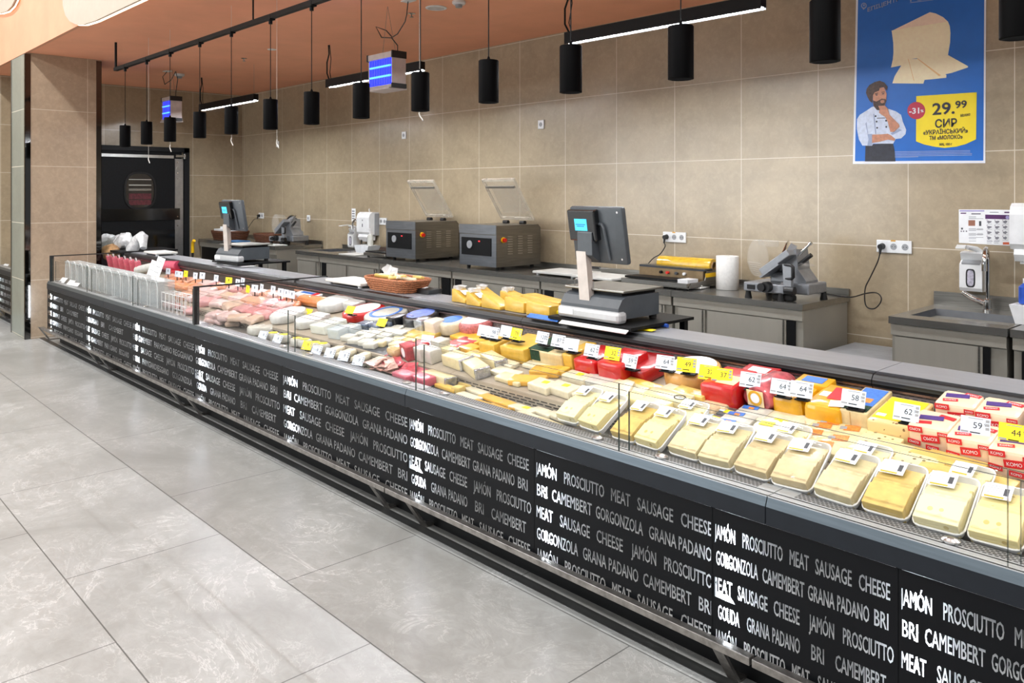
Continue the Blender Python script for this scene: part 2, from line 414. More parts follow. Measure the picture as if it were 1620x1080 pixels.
M_tube = mat('cavity_led', (235, 245, 255), .5, 0, 0, emit=60)
M_rail = mat('worn_steel_rail', (150, 146, 142), .38, .95, .14, 30)
M_stripe = slot_mat('ribbed_bumper', (30, 33, 38), (6, 6, 7), 1, 2, .5, .011, 1, .45, .4, 0, False)

def xf(px0, s, off, a, b):      # two crop columns -> x positions on the panel plane
    return ux(off + a / s, 2.2), ux(off + b / s, 2.2)
TYPE_B = [[('JAMÓN', 112, 238), ('PROSCIUTTO', 285, 527), ('MEAT', 570, 685), ('SAUSAGE', 730, 945), ('CHEESE', 994, 1180)],
          [('BRI', 120, 182), ('CAMEMBERT', 212, 452), ('GORGONZOLA', 478, 762), ('GRANA', 800, 965), ('PADANO', 980, 1180)],
          [('MEAT', 117, 215), ('SAUSAGE', 260, 440), ('CHEESE', 482, 640), ('JAMÓN', 693, 842), ('PROSCIUTTO', 892, 1182)],
          [('GORGONZOLA', 120, 368), ('GRANA', 400, 540), ('PADANO', 556, 734), ('CAMEMBERT', 765, 1055), ('BRI', 1102, 1180)],
          [('JAMÓN', 120, 245), ('PROSCIUTTO', 290, 535), ('MEAT', 577, 690), ('SAUSAGE', 730, 942), ('CHEESE', 994, 1180)]]
TYPE_G = [[('JAMÓN', 105, 190), ('PROSCIUTTO', 222, 388), ('MEAT', 418, 497), ('SAUSAGE', 525, 675), ('CHEESE', 706, 835)],
          [('GORGONZOLA', 112, 285), ('CAMEMBERT', 305, 478), ('GRANA', 494, 604), ('PADANO', 616, 748), ('BRI', 770, 828)],
          [('MEAT', 95, 178), ('SAUSAGE', 202, 325), ('CHEESE', 352, 458), ('JAMÓN', 498, 602), ('PROSCIUTTO', 640, 850)],
          [('GOUDA', 120, 208), ('GRANA', 240, 334), ('PADANO', 346, 460), ('BRI', 508, 560), ('CAMEMBERT', 608, 818)],
          [('JAMÓN', 108, 195), ('PROSCIUTTO', 228, 398), ('MEAT', 428, 500), ('SAUSAGE', 535, 678), ('CHEESE', 712, 843)]]
def fracs(tp, off, u0, u1):
    x0, x1 = ux(u0, 2.2), ux(u1, 2.2); out = []
    for r in tp: out.append([(w_, (ux(off + a / 3.857, 2.2) - x0) / (x1 - x0), (ux(off + b / 3.857, 2.2) - x0) / (x1 - x0)) for w_, a, b in r])
    return out
FB = fracs(TYPE_B, 820, 847, 1127); FG = fracs(TYPE_G, 620, 645, 845.5)
FR3 = [FB[0], [('BRI', .03, .1), ('CAMEMBERT', .13, .36), ('PARMIGIANO', .4, .68), ('REGGIANO', .7, .98)], FB[2],
       [('GOUDA', .03, .15), ('PARMIGIANO', .2, .43), ('REGGIANO', .44, .63), ('GORGONZOLA', .69, .97)], FB[4]]
FR4 = [FB[0], [('GRANA', .03, .15), ('PADANO', .17, .32), ('BRI', .38, .45), ('CAMEMBERT', .55, .84)], FB[2],
       [('BRI', .04, .12), ('CAMEMBERT', .16, .42), ('PARMIGIANO', .46, .72), ('REGGIANO', .76, .95)], FB[4]]
ROWZ = [.491, .41, .326, .243, .163]; CAPH = .046
_words = {}
def word_splines(s):
    if s in _words: return _words[s]
    c = bpy.data.curves.new('w', 'FONT'); c.body = s; c.resolution_u = 2
    o = bpy.data.objects.new('w', c); COL.objects.link(o); bpy.context.view_layer.update()
    cu = bpy.data.curves.new_from_object if False else None
    with_c = o.to_curve(bpy.context.evaluated_depsgraph_get())
    sp = []
    for q in with_c.splines:
        if q.type == 'BEZIER': sp.append([(b.handle_left.copy(), b.co.copy(), b.handle_right.copy()) for b in q.bezier_points])
        else: sp.append([(Vector(b.co[:3]),) * 3 for b in q.points])
    o.to_curve_clear(); bpy.data.objects.remove(o); bpy.data.curves.remove(c)
    xs = [b[1].x for q in sp for b in q]
    _words[s] = (sp, min(xs), max(xs)); return _words[s]
CAP_UNIT = .729; OFFS = -.0005
def letter_panel(xl, xr, rows, th):
    L = xr - xl; zt = BAND0 - .003; out = MB(); zc = [zt] + [(a + b) / 2 for a, b in zip(ROWZ, ROWZ[1:])] + [.13]
    def cell(x0, x1, z0, z1, wd=None, a=0, b=0, rz=0):
        c = bpy.data.curves.new('panel', 'CURVE'); c.dimensions = '2D'; c.fill_mode = 'BOTH'; c.resolution_u = 2; c.offset = OFFS
        s = c.splines.new('POLY'); s.points.add(3); s.use_cyclic_u = True
        for q, p in zip(s.points, [(x0 + OFFS, z0 + OFFS), (x1 - OFFS, z0 + OFFS), (x1 - OFFS, z1 - OFFS), (x0 + OFFS, z1 - OFFS)]): q.co = (*p, 0, 1)
        sp, xa, xb = word_splines(wd); kx = (b - a) * L / (xb - xa); kz = CAPH / CAP_UNIT; zb = rz - CAPH / 2
        f = lambda q: ((q.x - xa) * kx + a * L, q.y * kz + zb, 0)
        for bz in sp:
            s = c.splines.new('BEZIER'); s.bezier_points.add(len(bz) - 1); s.use_cyclic_u = True
            for q, (hl, co, hr) in zip(s.bezier_points, bz):
                q.handle_left_type = q.handle_right_type = 'FREE'; q.co = f(co); q.handle_left = f(hl); q.handle_right = f(hr)
        o = bpy.data.objects.new('panel', c); COL.objects.link(o); bpy.context.view_layer.update()
        me = bpy.data.meshes.new_from_object(o.evaluated_get(bpy.context.evaluated_depsgraph_get()))
        bpy.data.objects.remove(o); bpy.data.curves.remove(c)
        out.bm.from_mesh(me); bpy.data.meshes.remove(me)
    for i, (rz, words) in enumerate(zip(ROWZ, rows)):
        z1, z0 = zc[i], zc[i + 1]; x = .001
        for j, (wd, a, b) in enumerate(words):
            xe = L - .001 if j == len(words) - 1 else (b + words[j + 1][1]) / 2 * L
            cell(x, xe, z0, z1, wd, a, b, rz); x = xe
    me = bpy.data.meshes.new('letter_panel'); out.bm.to_mesh(me); out.bm.free()
    me.transform(Matrix.Translation((xl, 2.2, 0)) @ Euler((R(90), 0, 0)).to_matrix().to_4x4())
    me.materials.append(M_panel)
    p = bpy.data.objects.new('letter_panel', me); COL.objects.link(p); p.parent = th
    return p
def counter(x0, x1, panels, label, endl=False):
    th = T('display_counter', label, 'refrigerated counter', (x0, 2.2, 0), group=None)
    P = lambda n, mb, m: build(n, mb.__class__.__call__ and mb, m, th, loc=(-x0, -2.2, 0))
    e = .0015
    P('cabinet', MB().b2((x0 + e, 2.255, .13), (x1 - e, 3.12, .6)).b2((x0 + e, 3.0, .6), (x1 - e, 3.12, .86)), M_anth)
    P('plinth', MB().b2((x0, 2.315, 0), (x1, 3.05, .13)), M_black)
    P('front_band', MB().prism([(YB, BAND0), (YB, BAND1), (2.26, BAND1), (2.26, BAND0)], 0, x0 + e, x1 - e), M_anth)
    P('bevel_edge', MB().prism([(YB, BAND1), (2.206, LED_Z - .003), (2.26, LED_Z - .003), (2.26, BAND1)], 0, x0 + e, x1 - e), M_bevel)
    P('front_ledge', MB().b2((x0 + e, 2.206, LED_Z - .003), (x1 - e, 2.252, LED_Z)), M_ledge)
    P('air_grille', MB().b2((x0 + .06, 2.254, LED_Z - .006), (x1 - .06, 2.302, LED_Z - .001)), M_grille)
    P('grille_frame', MB().b2((x0 + e, 2.252, .6), (x1 - e, 2.304, LED_Z - .006)).b2((x0 + e, 2.252, LED_Z - .006), (x0 + .06, 2.304, LED_Z)).b2((x1 - .06, 2.252, LED_Z - .006), (x1 - e, 2.304, LED_Z)), M_ledge)
    P('well_deck', MB().b2((x0 + e, 2.304, .6), (x1 - e, 2.466, .618)), M_deck)
    P('slotted_riser', MB().b2((x0 + e, 2.466, .6), (x1 - e, 2.47, .668)), M_slot)
    y1 = 2.94
    P('sloping_deck', MB().prism([(2.464, DKZ - .012), (2.464, DKZ - .001), (y1, deckz(y1) - .001), (y1, deckz(y1) - .012)], 0, x0 + e, x1 - e), M_decks)
    P('back_panel', MB().prism([(2.935, deckz(2.93)), (2.96, .842), (2.975, .842), (2.95, deckz(2.93))], 0, x0 + e, x1 - e), M_slotd)
    P('chrome_strip', MB().b2((x0 + e, 2.945, .842), (x1 - e, 2.975, .85)), mat('pinkish_trim', (150, 128, 126), .25, .8, .05))
    P('bumper', MB().prism([(2.94, .852), (2.936, .862), (2.936, .876), (2.95, .893), (2.985, .899), (2.985, .852)], 0, x0 + e, x1 - e), M_stripe)
    P('service_top', MB().prism([(2.985, .88), (2.985, .9), (3.21, .9), (3.21, .88)], 0, x0 + e, x1 - e), M_top)
    for xl, xr, rows in panels:
        p = letter_panel(xl, xr, rows, th); p.location = (-x0, -2.2, 0)
        cavity_parts(xl, xr, th, x0)
    return th
def cavity_parts(xl, xr, th, x0):
    build('joint_light_stop', MB().b2((xl - .007, 2.202, .13), (xl + .007, 2.206, BAND0)), M_panel, th, loc=(-x0, -2.2, 0))  # opaque strip added behind the joint to block light leaking from the tube
    b = build('light_board', MB().b2((xl + .001, 2.245, .13), (xr - .001, 2.25, BAND0)), M_cav, th, loc=(-x0, -2.2, 0))
    t_ = build('light_tube', MB().cyl((xl + .035, 2.226, .17), (xl + .035, 2.226, .52), .005, n=6), M_tube, th, loc=(-x0, -2.2, 0))
PAN = [(-9.302, -8.025, FR4), (-8.025, -6.778, FR4), (-6.778, -5.525, FR3), (-5.525, -4.265, FG), (-4.265, -3.049, FB),
       (-3.049, -2.221, FG), (-2.221, -1.426, FB), (-1.426, -.86, FG), (-.86, -.3, FB), (-.3, .26, FG)]
counter(-9.302, -7.479, PAN[0:1], 'dark counter under the clear bag holders, beside the pillar')
counter(-7.479, -5.613, PAN[1:3], 'dark counter of raw meat packs, left of the black framed divider')
counter(-5.613, -3.064, PAN[3:5], 'dark counter with white brie rounds and pink sliced meats')
counter(-3.064, -1.241, PAN[5:7], 'dark counter holding yellow slabs and red wax blocks, below the right scale')
counter(-1.241, .62, PAN[7:10], 'nearest dark counter at the right edge with foam cheese trays')
counter(-11.8, -10.38, [(-11.8, -10.9, FB), (-10.9, -10.385, FG)], 'far dark counter behind the left side of the pillar')

# bumper rails
def rail(x0, x1, legs, label):
    th = T('bumper_rail', label, 'bumper rail', (x0, 2.17, 0), group=None); L = x1 - x0
    build('rail_bar', MB().b2((.004, -.012, .143), (L - .004, .018, .167), bev=.002), M_rail, th)
    for lx in legs:
        q = lx - x0
        mb = MB().prism([(.0, .145), (.012, .145), (.108, .008), (.2, .008), (.2, 0), (.1, 0)], 0, q - .02, q + .02)
        build('leg', mb, M_rail, th)
fx = lambda u: ux(u, 2.19)
g0, g1, g2 = fx(281), fx(617), fx(1196)
l_ = lambda u, v: at(u, v, 0).x
rail(-9.4, fx(163), [l_(80, 537), l_(153, 577)], 'farthest steel bumper rail, next to the pillar foot')
rail(fx(163), g0, [l_(172, 586), l_(283, 643)], 'steel bumper rail in front of the raw meat counter')
rail(g0, g1, [l_(314, 657), l_(613, 803)], 'longest steel bumper rail, in front of the brie counter')
rail(g1, g2, [l_(671, 832), l_(1163, 1075)], 'steel bumper rail in front of the yellow cheese slab counter')
rail(g2, .6, [l_(1163, 1075) + .32, .35], 'nearest steel bumper rail, cut off at the bottom right')
rail(-11.8, -10.4, [-11.5, -10.6], 'steel bumper rail left of the pillar')

# glass fronts
def pane(x0, x1, y, z0, z1, th=.006, par=None, name='pane'):
    mb = MB(); mb.b2((x0, y - th / 2, z0), (x1, y + th / 2, z1)); o = build(name, mb, [M_glass, M_gedge], par)
    for f in o.data.polygons:
        if abs(f.normal.y) < .5: f.material_index = 1
    return o
gl = [-9.19, -7.99, -6.78, -5.57, -4.211, -3.0, -1.811, -.608, .6]
nm = ['first glass front from the pillar, before the bag holders', 'second glass front from the pillar, before the bag holder end', 'third glass front from the pillar, up to the black framed divider',
      'glass front right of the black framed divider, before the white cheese wheel', 'glass front before the pink sliced meat packs', 'glass front before the yellow slab cheeses',
      'glass front before the first foam cheese trays', 'glass front at the right edge of the counter']
for k in range(8):
    th = T('glass_front', nm[k], 'glass screen', ((gl[k] + gl[k + 1]) / 2, 2.21, LED_Z), group=None); c = th.location
    o = pane(gl[k] + .001, gl[k + 1] - .001, 2.2105, LED_Z, .882, par=th, name='outer_pane'); o.location = -c
    o = pane(gl[k] + .02, gl[k + 1] + .018, 2.243, LED_Z, .851, par=th, name='inner_pane'); o.location = -c
    for q in (.12, .88):
        x = gl[k] + (gl[k + 1] - gl[k]) * q
        o = build('hinge_clip', MB().lathe([(.02, 0), (.02, .006), (.012, .012), (.001, .013)], (x, 2.262, LED_Z), 14, sx=1.2), M_alu, th, True); o.location = -c
o = T('glass_front', 'glass front of the far counter, left of the pillar', 'glass screen', (-11.1, 2.21, LED_Z))
q = pane(-11.75, -10.42, 2.2105, LED_Z, .882, par=o, name='outer_pane'); q.location = -Vector((-11.1, 2.21, LED_Z))

# upright end screens with black frames
def screen(x, label):
    th = T('divider_screen', label, 'glass divider', (x, 2.22, LED_Z)); ya, yb = -.005, .985
    mb = MB(); mb.b2((-.003, ya, 0), (.003, yb, .252)); o = build('pane', mb, M_glass, th)
    build('front_post', MB().b2((-.01, ya - .018, 0), (.01, ya + .018, .262)), M_blackp, th); build('top_bar', MB().b2((-.008, ya + .018, .252), (.008, yb - .025, .262)), M_blackp, th); build('rear_post', MB().b2((-.012, yb - .025, -.0), (.012, yb + .02, .262)), M_blackp, th)
screen(-5.525, 'black framed glass divider between raw meat and white cheeses')
screen(-9.2, 'black framed glass screen at the end of the counter, beside the pillar')

# ================================================================ LAMPS ABOVE
TRY = 2.6
tr = T('lighting_track', 'long black lighting track that carries the pendant lamps', 'lighting track', (-8.47, TRY, 2.752))
TRZ = 2.752
build('track_bar', MB().b2((0, -.018, -.012), (9.2, .018, .02)), M_black, tr)
for q in (0.01, 3.0, 5.6, 8.2): build('hanger', MB().cyl((q, 0, .02), (q, 0, CZ - TRZ), .006 if q > .1 else .012, n=8), M_black, tr)
M_lamp = mat('matt_black_lamp', (3, 3, 4), .6, 0, .05, spec=.05)
M_lit = mat('lamp_diffuser', (255, 252, 245), .4, 0, 0, emit=7)
pu = [198, 232, 269, 316, 366, 428, 493, 571.5, 665, 773, 903, 1077, 1305, 1612]
ords = ['farthest', 'second farthest', 'third farthest', 'fourth farthest', 'fifth farthest', 'sixth farthest', 'seventh farthest', 'seventh nearest', 'sixth nearest', 'fifth nearest', 'fourth nearest', 'third nearest', 'second nearest', 'nearest']
def pendant():
    th = T('pendant_lamp', 'x', 'lamp', (0, 0, 0), group='black pendant lamps in a row under the track')
    build('adapter', MB().b2((-.03, -.02, -.02), (.03, .02, .012)).cyl((0, 0, -.045), (0, 0, -.02), .013, n=12), M_black, th)
    build('cable', MB().cyl((0, 0, -.56), (0, 0, -.045), .0028, n=6), M_black, th)
    build('shade', MB().lathe([(.004, -.545), (.01, -.562), (.046, -.564), (.049, -.568), (.049, -.768), (.042, -.77), (.04, -.758), (.04, -.75), (.002, -.75)], (0, 0, 0), 32), M_lamp, th, True)
    build('diffuser', MB().cyl((0, 0, -.757), (0, 0, -.7505), .037, n=24), M_lit, th)
    return th
p0 = pendant()
SP = bpy.data.lights.new('pendant_spot', 'SPOT'); SP.energy = 9; SP.spot_size = R(84); SP.spot_blend = .7; SP.shadow_soft_size = .035; SP.color = (1, .97, .93)
for k, u in enumerate(pu):
    x = ux(u, TRY); o = p0 if k == 0 else dup(p0)
    o.location = (x, TRY, TRZ); o['label'] = ords[k] + ' black cylinder pendant lamp on the track'
    s_ = bpy.data.objects.new('pendant_spot', SP); COL.objects.link(s_); s_.location = (x, TRY, TRZ - .772)

M_led = mat('led_strip', (244, 250, 255), .5, 0, 0, emit=300)
LY, LZ = 4.2, 2.6
def led_bar(u0, u1, label):
    x0, x1 = ux(u0, LY), ux(u1, LY)
    th = T('linear_lamp', label, 'linear lamp', (x0, LY, LZ)); L = x1 - x0
    build('housing', MB().b2((0, -.03, .005), (L, .03, .075)).b2((0, -.03, -.007), (L, -.026, .005)).b2((0, .026, -.007), (L, .03, .005)), M_black, th)
    build('light_strip', MB().b2((.01, -.016, .0), (L - .01, .016, .004)), M_led, th)
    build('cable', MB().tube([(.03, 0, .06), (-.02, .0, .14), (-.02, 0, .25), (.02, 0, .33), (.01, 0, CZ - LZ)], .007, 8).tube([(.04, .012, .06), (.0, .02, .15), (.04, .01, .28), (.03, 0, CZ - LZ)], .004, 6), M_black, th)
    build('wire', MB().cyl((L - .05, 0, .07), (L - .05, 0, CZ - LZ), .0012, n=5), M_steel, th)
led_bar(318, 405, 'short linear lamp by the door, far left')
led_bar(519, 668, 'linear lamp behind the blue insect killer')
led_bar(897, 1208, 'longest bright linear lamp over the right scale')
led_bar(1700, 2320, 'linear lamp past the right edge, beyond the poster')
# ================================================================ THINGS ON THE CEILING
def hang_z(p): return CZ - p
M_blue = mat('ultraviolet_light', (8, 40, 255), .4, 0, .25, 18, emit=1.6)
M_bluel = mat('ultraviolet_tube', (70, 150, 255), .4, 0, 0, emit=3)
M_trap = mat('trap_silver', (196, 186, 184), .5, 0, .05)
def insect_trap(x0, x1, y, z0, z1, label, cable):
    th = T('insect_trap', label, 'insect killer', ((x0 + x1) / 2, y, z0)); L = x1 - x0; H = z1 - z0; a, b = -L / 2, L / 2; D = .13
    build('housing', MB().b2((a + .006, .02, .006), (b - .01, D - .02, H - .006)).b2((a + .004, .002, H - .045), (b - .004, D - .002, H)).b2((a + .004, .002, .0), (b - .004, D - .002, .025)).b2((a, .012, .001), (a + .012, D - .003, H - .001)).b2((b - .006, .0, .001), (b + .002, D, H - .001)), M_trap, th)
    build('tray', MB().prism([(-.02, -.012), (-.02, 0), (D + .02, 0), (D + .02, -.012)], 0, a + .02, b - .01), M_trap, th)
    build('glow_panel', MB().b2((a + .014, .014, .028), (b - .006, .019, H - .048)), M_blue, th)
    mb = MB()
    for q in (.34, .62): build('tube', MB().cyl((a + .03, .008, H * q), (b - .03, .008, H * q), .008, n=8), M_bluel, th)
    build('grid', (lambda g: ([g.cyl((a + .03 + k * (L - .06) / 12, .002, .03), (a + .03 + k * (L - .06) / 12, .002, H - .05), .0015, n=4) for k in range(13)], g)[1])(MB()), M_trap, th)
    for s, zz in ((b, H - .05), (b, -.004), (a, H - .05)):
        build('corner_cap', MB().b2((s - .006, -.003, zz), (s + .008, D + .003, zz + .055 if zz > 0 else zz + .035)), M_blackp, th)
    ht = CZ - z0
    build('hanging_wire', MB().cyl((a * .3, D / 2, H), (.02, D / 2, ht), .0015, n=5), M_steel, th)
    build('hanging_wire', MB().cyl((b * .75, D / 2, H), (.02, D / 2, ht), .0015, n=5), M_steel, th)
    build('power_cable', MB().tube([(b * .9, D / 2, H), (b * .9, D / 2, H + .05)] + [(b * .9 + q[0], D / 2 + q[2], H + q[1]) for q in cable] + [(b * .9 + cable[-1][0] + .02, D / 2, ht)], .0045, 6), M_blackp, th)
    build('ceiling_plate', MB().b2((b * .9 + cable[-1][0] - .03, D / 2 - .035, ht - .008), (b * .9 + cable[-1][0] + .08, D / 2 + .035, ht)), M_white, th)
p = aty(620, 137, 3.6); q = aty(620, 80, 3.6)
insect_trap(aty(581, 100, 3.6).x, p.x, 3.6, p.z, q.z, 'glowing blue insect killer hanging in front of the middle linear lamp', [(-.08, .12, 0), (-.25, .15, .02), (-.3, .24, 0), (-.2, .2, .03), (-.1, .13, .02), (0, .14, 0), (.1, .22, 0), (.12, .27, 0)])
p = aty(270, 190, 3.6); q = aty(270, 152, 3.6)
insect_trap(aty(259, 160, 3.6).x - .08, p.x, 3.6, p.z, q.z, 'smaller looking blue insect killer at the far end near the door', [(.03, .12, 0), (.06, .2, 0), (0, .3, 0), (-.2, .22, .02), (-.35, .18, 0), (-.42, .28, 0), (-.3, .32, 0)])

def ceil_pt(u, v): return at(u, v, CZ)
def smoke(u, v, label, s=1.0):
    p = ceil_pt(u, v)
    th = T('smoke_detector', label, 'smoke detector', p)
    build('base', MB().lathe([(.052 * s, 0), (.052 * s, -.018 * s), (.044 * s, -.026 * s)], (0, 0, 0), 28), M_white, th, True)
    build('sensor_head', MB().lathe([(.028 * s, -.026 * s), (.026 * s, -.048 * s), (.018 * s, -.05 * s)], (0, 0, 0), 20), M_greyp, th, True)
smoke(726, 2, 'white smoke detector on the orange ceiling, beside the round ceiling speaker')
smoke(284, 117, 'white smoke detector on the ceiling near the far insect killer', 1.1)
p = ceil_pt(690, 12); th = T('ceiling_speaker', 'round white ceiling speaker on the orange ceiling', 'ceiling speaker', p)
build('rim', MB().lathe([(.085, 0), (.085, -.006), (.07, -.01), (.066, -.006)], (0, 0, 0), 36), M_white, th, True)
build('grille', MB().cyl((0, 0, -.007), (0, 0, -.003), .066, n=36), mat('speaker_cloth', (196, 190, 186), .6), th)
for u, v, l in ((651, 21, 'steel sprinkler head next to the middle insect killer cable'), (386, 92, 'steel sprinkler head above the fifth farthest pendant lamp')):
    p = ceil_pt(u, v); th = T('sprinkler', l, 'sprinkler', p)
    build('rosette', MB().lathe([(.032, 0), (.032, -.004), (.012, -.008)], (0, 0, 0), 20), M_chrome, th)
    build('head', MB().cyl((0, 0, -.008), (0, 0, -.03), .006, n=10).cyl((0, 0, -.03), (0, 0, -.033), .017, n=14).cyl((.01, 0, -.004), (.004, 0, -.03), .002, n=6).cyl((-.01, 0, -.004), (-.004, 0, -.03), .002, n=6), M_steel, th)
p = ceil_pt(430, 78); solo('ceiling_spot', MB().lathe([(.045, 0), (.045, -.004), (.03, -.006), (.028, -.002)], (0, 0, 0), 24), M_white, 'small white round fitting on the ceiling above the sixth farthest lamp', 'ceiling fitting', loc=p, smooth=True)
# hanging strings with hooks
M_str = mat('white_string', (224, 222, 216), .6, 0, 0)
for u, vb, yy, lab in ((235, 256, 2.75, 'white string with a bent hook hanging before the black door'), (366, 228, 2.75, 'white string end below the fifth farthest pendant lamp'), (438, 232, 2.75, 'white string hanging below the sixth farthest pendant lamp'),
                  (664, 188, 2.75, 'curled white string end below the sixth nearest pendant lamp'), (269, 238, 2.75, 'white string end over the door top, below the third farthest lamp')):
    p = aty(u, vb, yy); L = CZ - p.z
    solo('hanging_string', MB().tube([(0, 0, L), (0, 0, .09), (.004, 0, .05)], .0012, 5).tube([(.004, 0, .05), (-.006, 0, .03), (.006, 0, .012), (.02, 0, .0), (.03, 0, -.012)], .004, 6), M_str, lab, 'string', 'white strings hanging from the ceiling', loc=p)

# ================================================================ WALL FITTINGS
YW = WY - .001
G_tape = mat('amber_tape', (206, 150, 50), .4, 0, .05)
def socket_plate(u, v, n, label, plug=None, vert=False):
    p = aty(u, v, WY); w_ = .072 * n + .006
    th = T('wall_socket', label, 'socket', (p.x, YW, p.z))
    build('plate', MB().box((0, -.006, 0), (w_, .012, .082), bev=.003), M_white, th)
    for k in range(n):
        x = (k - (n - 1) / 2) * .072
        so = build('socket_well', MB().cyl((x, -.0125, 0), (x, -.0135, 0), .021, n=24), M_greyp, th)
        for s in (-1, 1): build('contact_hole', MB().cyl((x + s * .0095, -.0134, 0), (x + s * .0095, -.0142, 0), .003, n=10), M_ink, so)
    if n == 3: build('tape', MB().b2((-.018, -.0135, .034), (.012, -.0122, .043)), G_tape, th)
    if plug is not None:
        x = (plug - (n - 1) / 2) * .072
        return Vector((p.x + x, YW, p.z))
    return p
socket_plate(440, 228, 1, 'single white socket high on the back wall, farthest left')
socket_plate(640, 214, 1, 'single white socket high on the wall, left of the fifth nearest pendant lamp')
socket_plate(857, 197, 1, 'single white socket high on the wall, nearest the fourth nearest pendant lamp')
pa = socket_plate(1068, 375, 3, 'triple white socket above the yellow film roll', plug=0)
pb = socket_plate(1415, 390, 3, 'triple white socket right of the near slicer', plug=0)
socket_plate(607, 350, 2, 'double white socket left of the far vacuum machine')
pc = socket_plate(414, 341, 2, 'white socket behind the far slicer guard', plug=0)
socket_plate(489, 345, 1, 'white socket behind the far slicer handle')
def plug_cord(p, pts, label, group=None):
    th = T('power_cord', label, 'power cord', p)
    build('plug', MB().cyl((0, -.014, 0), (0, -.05, -.002), .02, .017, n=20).cyl((0, -.042, -.01), (0, -.05, -.05), .011, .006, n=12), M_blackp, th, True)
    build('cord', MB().tube([(0, -.05, -.045)] + [tuple(Vector(q) - p) for q in pts], .0042, 6), M_blackp, th)
def smoothpts(pts, n=6):
    pts = [Vector(q) for q in pts]; o = []
    for i in range(len(pts) - 1):
        p0, p1, p2, p3 = pts[max(i - 1, 0)], pts[i], pts[i + 1], pts[min(i + 2, len(pts) - 1)]
        for k in range(n):
            t = k / n; o.append(.5 * ((2 * p1) + (p2 - p0) * t + (2 * p0 - 5 * p1 + 4 * p2 - p3) * t * t + (3 * p1 - p0 - 3 * p2 + p3) * t ** 3))
    return o + [pts[-1]]
yc = WY - .05
plug_cord(pa, smoothpts([pa + Vector((0, -.05, -.045)), aty(1052, 390, yc), aty(1044, 402, yc), aty(1034, 408, yc), aty(1025, 418, yc), aty(1020, 430, WY - .09)]), 'black power cord of the film wrapper hanging from the socket')
plug_cord(pb, smoothpts([pb + Vector((0, -.05, -.045)), aty(1388, 415, yc), aty(1376, 440, yc), aty(1369, 455, yc), aty(1368, 475, yc), aty(1372, 486, yc), aty(1383, 488, yc), aty(1392, 480, yc), aty(1394, 470, yc), aty(1386, 463, yc), aty(1370, 464, yc), at(1345, 470, .856), at(1315, 466, .856), at(1290, 462, .856)]), 'looped black power cord of the near slicer')
plug_cord(pc, smoothpts([pc + Vector((0, -.05, -.045)), aty(402, 347, yc), aty(396, 355, yc), aty(389, 366, yc)]), 'black power cord behind the far scale')

# papers and the poster
def sheet_px(px, y, m, parent, name='print', th=.0006):
    pts = [aty(u, v, WY) for u, v in px]
    mb = MB(); mb.prism([(q.x, q.z) for q in pts], 1, y, y + th); return build(name, mb, m, parent)
def txt_px(s, u0, u1, v, hpx, y, m, parent, name='lettering', rot=0.0):
    a, b = aty(u0, v, WY), aty(u1, v, WY); d = (b - a).length
    h = (aty((u0 + u1) / 2, v, WY) - aty((u0 + u1) / 2, v + hpx, WY)).length
    mb = text_mb(s, h / .72, width=d, bold=.022); c = (a + b) / 2
    M = Matrix.Translation((c.x, y, c.z - h)) @ Euler((R(90), 0, 0)).to_matrix().to_4x4()
    for q in mb.bm.verts: pass
    xs = [q.co.x for q in mb.bm.verts]; mid = (min(xs) + max(xs)) / 2
    for q in mb.bm.verts: q.co.x -= mid; q.co.y += rot * q.co.x
    bmesh.ops.transform(mb.bm, matrix=M, verts=mb.bm.verts[:]); return build(name, mb, m, parent)
P0 = WY - .003
po = T('poster', 'large blue cheese price poster with a chef and a yellow price shield', 'poster', (0, 0, 0))
G_blue = mat('poster_blue', (10, 104, 196), .45, 0, .02); G_wht = mat('poster_white', (232, 234, 240), .45, 0, .01)
G_yel = mat('poster_yellow', (255, 226, 30), .5, 0, .02); G_red = mat('poster_red', (190, 44, 72), .5, 0, .02); G_navy = mat('poster_navy', (34, 34, 52), .5, 0, 0)
G_ch = mat('poster_cheese', (255, 238, 200), .5, 0, .02, 40); G_ch2 = mat('poster_cheese_rind', (252, 224, 198), .5, 0, .02, 40); G_chs = mat('poster_cheese_edge', (240, 196, 136), .5, 0, .02)
G_skin = mat('poster_skin', (196, 136, 108), .5, 0, .08, 60); G_hair = mat('poster_hair', (70, 48, 40), .5, 0, .25, 90); G_coat = mat('poster_coat', (206, 216, 236), .5, 0, .06, 40); G_sh = mat('poster_coat_fold', (150, 164, 196), .5, 0, .05); G_apr = mat('poster_apron', (36, 38, 50), .5, 0, .15, 50)
sheet_px([(1357, -120), (1561, -120), (1559, 258), (1349.5, 259.5)], P0, G_wht, po, 'backing')
sheet_px([(1360, -118), (1558, -118), (1556, 254), (1353, 255)], P0 - .001, G_blue, po)
P1 = P0 - .0018
K = lambda x, y: (1390 + x / 7.717, y / 7.717)
sheet_px([K(*q) for q in [(162, 375), (250, 350), (400, 300), (630, 150), (700, 165), (790, 210), (850, 265), (872, 320), (880, 400), (876, 520), (850, 672), (700, 690), (400, 720), (280, 800), (155, 825), (178, 720), (185, 640), (182, 520)]], P1, G_ch, po)
sheet_px([K(*q) for q in [(165, 378), (630, 150), (700, 165), (790, 210), (850, 265), (600, 305), (400, 332)]], P1 - .0006, G_ch2, po)
sheet_px([K(*q) for q in [(320, 735), (200, 930), (172, 1018), (550, 1022), (570, 960), (430, 880), (362, 720)]], P1 - .001, G_ch, po)
sheet_px([K(*q) for q in [(362, 720), (400, 860), (430, 980), (445, 990), (380, 720)]], P1 - .0014, G_chs, po)
sheet_px([K(*q) for q in [(370, 720), (440, 985), (640, 970), (830, 950), (832, 915), (700, 860), (540, 720)]], P1 - .0016, G_ch, po)
